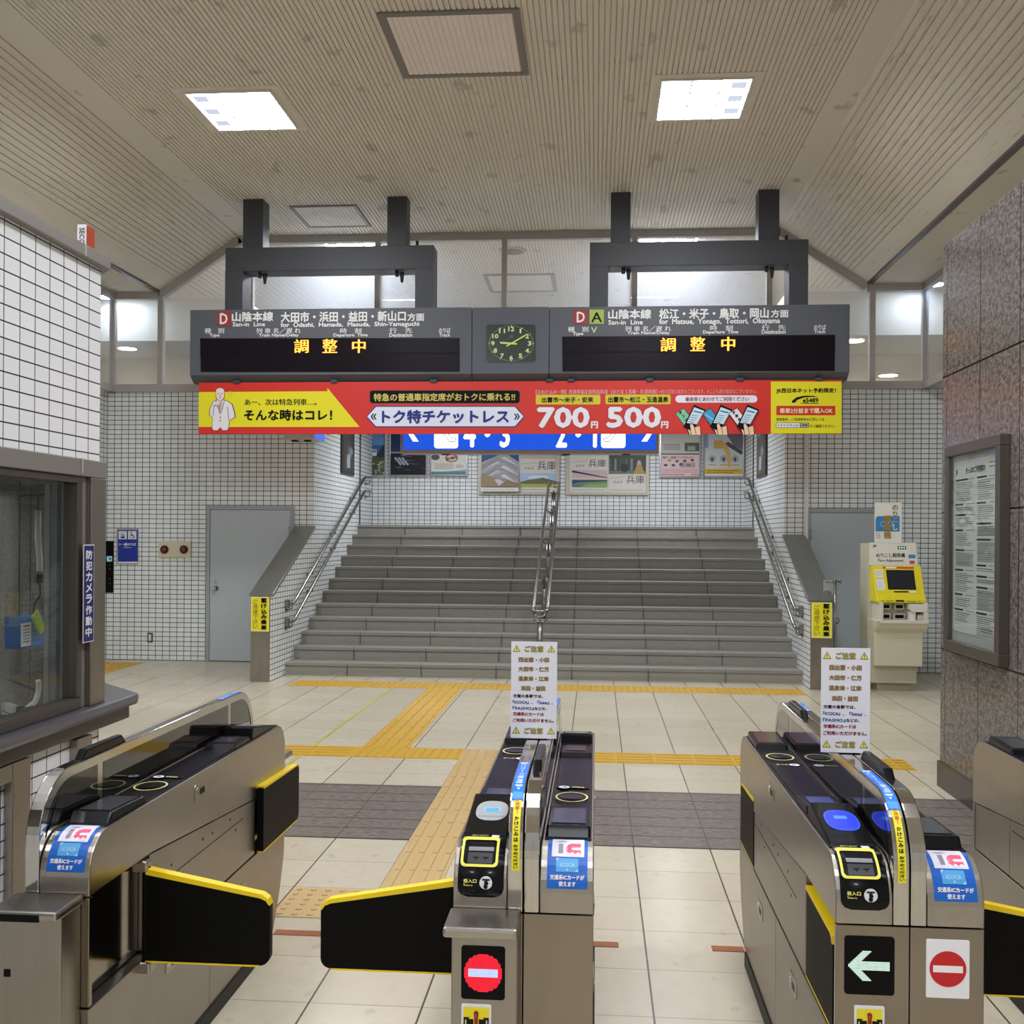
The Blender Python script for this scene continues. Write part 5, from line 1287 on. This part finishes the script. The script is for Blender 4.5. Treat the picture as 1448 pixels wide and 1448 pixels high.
FLAPB, FLAPY = M('#060606', .5), M('#F0CF18', .45)
def flap(root, side, mode, length=.40, w=.18, proud=.006):
    """mode: closed_near, stowed_near, stowed_far"""
    L = length; zh, zt_, zb = (.700, .700 - .165 * L, .440) if mode == 'closed_near' else (.703, .690, .452)
    out = [(0, zb)] + [(L - .03, zb)] + arc(L - .03, zb + .03, .03, .03, -90, 0, 5)[1:] + arc(L - .022, zt_ - .022, .022, .022, 0, 75, 5) + [(0, zh)]
    stripe = [(0, zh - .004), (L - .03, zt_ - .0005), (L - .012, zt_ - .008), (L - .004, zt_ - .02), (L + .001, zt_ - .02), (L - .006, zt_ - .002), (L - .024, zt_ + (.011 if mode == 'closed_near' else .005)), (0, zh + (.013 if mode == 'closed_near' else .007))]
    if mode == 'closed_near':
        f = lambda d, z, o: (side * (w + .012 + d), .34 + o, z)
    elif mode == 'stowed_near':
        f = lambda d, z, o: (side * (w - proud + o), .383 - d, z)
    else:
        f = lambda d, z, o: (side * (w - proud + o), GL_ - .383 + d, z)
    def slab(pts, t):
        m = MB(); b = m.b
        A = [b.verts.new(f(d, z, -t)) for d, z in pts]; B = [b.verts.new(f(d, z, t)) for d, z in pts]
        fs = [b.faces.new(A), b.faces.new(B)] + [b.faces.new((A[i - 1], A[i], B[i], B[i - 1])) for i in range(len(pts))]
        bmesh.ops.recalc_face_normals(b, faces=fs); return m
    p = slab(out, .013).build('flap', FLAPB, root)
    slab(stripe, .0155).build('yellow_edge', FLAPY, p)
    slab([(0, zb - .004), (L - .03, zb - .004), (L - .03, zb + .001), (0, zb + .001)], .0135).build('lower_edge', FLAPY, p)
    if mode == 'closed_near':
        m = MB().box(*sorted((side * (w - .05), side * (w + .03))), .315, .365, .405, .438, .006)
        m.build('hinge', STEEL, root)
        MB().box(*sorted((side * (w - .03), side * (w + .018))), .32, .36, .702, .735, .006).build('hinge', STEEL, root)
        MB().cyl((side * (w + .008), .34, .43), (side * (w + .008), .34, .715), .012, 12).build('hinge_pin', BLACK, p)

def led(root, x0, x1, z0, z1, y, kind):
    d = MB().prism(rrect(x0, z0, x1, z1, .008), y - .002, y + .004, 'y', bev=.001).build('led_display', M('#08080A', .3), root)
    c = Canvas((0, y - .0028, 0), (1, 0, 0), (0, 0, 1), .0004); N = 30; cx, cz = (x0 + x1) / 2, (z0 + z1) / 2
    pit = min(x1 - x0, z1 - z0) * (.92 / N)
    R_, B_, G_ = M('#FF1030', .5, 0, 1.25), M('#B4C4FF', .5, 0, 1.6), M('#D6F4E2', .5, 0, 1.05)
    pts = {R_: [], B_: [], G_: []}
    for i in range(N):
        for j in range(N):
            u, v = i - (N - 1) / 2, j - (N - 1) / 2
            if kind == 'stop':
                if u * u + v * v > 14.2 ** 2: continue
                m = B_ if abs(v) < 2.6 and abs(u) < 10.6 else R_
            else:
                u += .5
                ok = (abs(v) < 3.1 and -9 < u < 13.6) or (abs(v) < 10 and -14.5 + abs(v) * 1.02 < u < -14.5 + abs(v) * .98 + 10 - abs(v) * .34 and not (abs(v) >= 3.1 and u > -4.5 + (abs(v) - 3) * .95))
                if not ok: continue
                m = G_
            pts[m].append((cx + (i - (N - 1) / 2) * pit, cz + v * pit))
    for m, P in pts.items():
        if not P: continue
        s = pit * .42; V = []; Fc = []
        for x, z in P:
            b_ = len(V); V += [(x - s, z - s), (x + s, z - s), (x + s, z + s), (x - s, z + s)]; Fc.append((b_, b_ + 1, b_ + 2, b_ + 3))
        c.add(V, Fc, m, 1)
    c.build('light_dots', d)
def lever(root, x0, x1, z1, y):
    z0 = z1 - .12; h = x1 - x0
    d = MB().prism(rrect(x0, z0, x1, z1, .004), y - .003, y + .002, 'y', bev=.001).build('lever_plate', M('#E4E2E6', .4), root)
    c = Canvas((x0, y - .0034, z0), (1, 0, 0), (0, 0, 1), .0004); k = h / .075
    c.rect(.006 * k, .004, .069 * k, .113, M('#E8DA1E', .4)); c.rect(.006 * k, .004, .069 * k, .088, M('#1A1A18', .4)); c.poly([(.006 * k, .094), (.02 * k, .088), (.055 * k, .088), (.069 * k, .094), (.069 * k, .1), (.006 * k, .1)], M('#E8DA1E', .4)); c.poly([(.018 * k, .084), (.057 * k, .084), (.052 * k, .090), (.023 * k, .090)], M('#E8DA1E', .4))
    c.rect(.010 * k, .004, .013 * k, .082, M('#D9D48A', .4)); c.rect(.062 * k, .004, .065 * k, .082, M('#D9D48A', .4)); c.rect(.031 * k, .004, .044 * k, .09, M('#E8DA1E', .4))
    c.build('lever_print', d)
    MB().cyl((x0 + h / 2, y - .006, z1 - .02), (x0 + h / 2, y - .006, z1 - .075), .0055, 10, 0, .003).cyl((x0 + h / 2, y, z1 - .022), (x0 + h / 2, y - .008, z1 - .022), .006, 10).build('lever', M('#8E1B14', .35), d)
def tray(root, x0, x1, c0, c1, insert=False):
    m = MB().box(c0, c1, -.105, -.001, .0, .725, .004)
    m.build('tray_cabinet', STEEL_D, root)
    t = MB().box(x0, x1, -.15, -.002, .722, .748, .008).build('tray', STEEL, root)
    if insert: MB().box(x0 + .004, x1 - .045, -.153, -.147, .7235, .742, .002).build('rubber_insert', BLACK, t)

def gate(label, xc, halves, **kw):
    g = thing('ticket_gate', label, 'ticket gate', (xc, GY, 0), 'ticket gates')
    if 'A' in halves: half(g, False, kw.get('lit', False), arch=kw.get('arch', True), pocket=kw.get('pocket', .036))
    if 'B' in halves: half(g, True, kw.get('lit', False), arch=kw.get('arch', True), pocket=kw.get('pocket', .036))
    return g
# gate beside the ticket office: one machine only
g = gate('single width ticket gate beside the ticket office counter', -1.51, 'B')
flap(g, 1, 'closed_near', .375); flap(g, 1, 'stowed_far', .50, proud=-.016)
tray(g, -.02, .168, -.012, .158, True)
MB().box(.0, .172, GL_ + .001, GL_ + .15, .722, .746, .008).build('tray', STEEL, g)
MB().box(.006, .024, -.1075, -.103, .565, .585, .002).build('lock', BLACK, g)
MB().tube([(-.05, -.02, .66), (-.03, -.07, .665), (-.02, -.10, .66)], .008, 8).build('pull_handle', CHROME, g)
# double gate in the middle
g = gate('double ticket gate showing a red lit no entry sign', -.18, 'AB')
flap(g, -1, 'closed_near', .42); flap(g, -1, 'stowed_far', .35); flap(g, 1, 'stowed_near', .35, proud=.02); flap(g, 1, 'stowed_far', .35, proud=.02)
tray(g, -.187, -.003, -.170, -.006)
YC_ = GY - .105
a, b_ = atY(652, 1412, YC_), atY(714.5, 1338.5, YC_); led(g, a.x + .18, b_.x + .18, a.z, b_.z, -.105, 'stop')
a, b_ = atY(652.5, 1418.5, YC_), atY(695, 1418.5, YC_); lever(g, a.x + .18, b_.x + .18, a.z, -.105)
# double gate with the lit arrow
g = gate('double ticket gate showing a white lit arrow', .785, 'AB', lit=True)
flap(g, -1, 'stowed_near', .34, proud=.015); flap(g, -1, 'stowed_far', .35, proud=.012); flap(g, 1, 'closed_near', .285); flap(g, 1, 'stowed_far', .35)
a, b_ = atY(1193.5, 1405, GY), atY(1265, 1325, GY); led(g, a.x - .785, b_.x - .785, a.z, b_.z, -.001, 'arrow')
a, b_ = atY(1207.5, 1421, GY), atY(1250.5, 1421, GY); lever(g, a.x - .785, b_.x - .785, a.z, -.001)
a, b_ = atY(1309, 1410, GY), atY(1371, 1329.5, GY); x0, x1, z0, z1 = a.x - .785, b_.x - .785, a.z, b_.z
q = MB().prism(rrect(x0, z0, x1, z1, .004), -.0022, .002, 'y', bev=.0008).build('no_entry_plate', M('#E9E9EE', .35), g)
c = Canvas(((x0 + x1) / 2, -.0026, (z0 + z1) / 2), (1, 0, 0), (0, 0, 1), .0004); c.ell(0, 0, .0445, .0445, M('#C4141E', .35), 40); c.rect(-.036, -.0085, .036, .0085, M('#F2EEF0', .35)); c.build('no_entry_print', q)
# gate against the granite wall
g = gate('ticket gate close to the granite wall, mostly hidden', 1.725, 'AB', arch=False, pocket=.003)

# paper notices standing on the gates
CYEL, CBLU, CRED, CTAN = M('#C9B42E', .5), M('#1F4E9C', .5), M('#84101F', .5), M('#9A7A34', .5)
for (xa, xb, yt, yb_, Y, lab) in ((722, 788, 908, 1045, 3.43, 'white notice card standing on the middle gate with the red lit sign'), (1160.5, 1231, 917, 1057.5, 3.31, 'white notice card standing on the gate with the lit arrow')):
    a, b_ = atY(xa, yb_, Y), atY(xb, yt, Y)
    r = T('notice_card', lab, 'notice card', ((a.x + b_.x) / 2, Y, ZB), 'notice cards on the gates')
    zb = ZB + .003; zt = b_.z; x0, x1 = a.x, b_.x; W_, H_ = x1 - x0, zt - zb
    local(MB().box(x0, x1, Y, Y + .003, zb, zt, .0006).build('card', M('#E6E6F0', .35), r), r)
    xm = (x0 + x1) / 2
    local(MB().box(xm - .045, xm + .045, Y + .0032, Y + .05, ZB + .0006, ZB + .0036).box(xm - .045, xm + .045, Y + .0032, Y + .006, ZB + .0006, ZB + .06).build('stand', M('#C9CCD2', .1), r), r)
    c = Canvas((x0, Y - .0006, zb), (1, 0, 0), (0, 0, 1), .0003)
    def q(u, v): return (W_ * (u - 50) / 700, H_ * (1420 - v) / 1360)
    def tx(t, u0, v0, u1, v1, m, b=.09): c.text(t, *q(u0, v1), *q(u1, v0), m, b)
    for v in (0, 1152):
        tx('ご注意', 252, 115 + v, 545, 208 + v, M('#5E5626', .5), .13); tx('ご注意', 256, 119 + v, 541, 204 + v, M('#B9AE4A', .5), .03)
        for u in (72, 602):
            c.poly([q(u, 203 + v), q(u + 60, 108 + v), q(u + 120, 203 + v)], M('#3A3820', .5)); c.poly([q(u + 13, 196 + v), q(u + 60, 122 + v), q(u + 107, 196 + v)], M('#E9E25A', .5)); c.poly([q(u + 54, 145 + v), q(u + 66, 145 + v), q(u + 62, 178 + v), q(u + 58, 178 + v)], INK); c.ell(*q(u + 60, 187 + v), .0013, .0013, INK, 8)
    for t, u0, v0, u1, v1 in (('西出雲・小田', 160, 278, 628, 350), ('大田市・仁万', 160, 410, 628, 482), ('温泉津・江津', 158, 545, 625, 615), ('浜田・益田', 200, 680, 575, 752)):
        tx(t, u0, v0, u1, v1, M('#4E3F24', .5), .12); tx(t, u0 + 4, v0 + 4, u1 - 4, v1 - 4, M('#B08A3A', .5), .03)
    tx('方面の各駅では、', 82, 800, 540, 850, INK); tx('『ICOCA』、『Suica』、', 76, 885, 692, 940, CBLU); tx('『PASMO』', 76, 970, 402, 1025, CBLU); tx('などの、', 410, 975, 600, 1022, INK)
    tx('交通系ICカードは', 85, 1052, 555, 1105, CRED); tx('ご利用いただけません。', 82, 1140, 708, 1195, CRED)
    put(c, 'lettering', r)
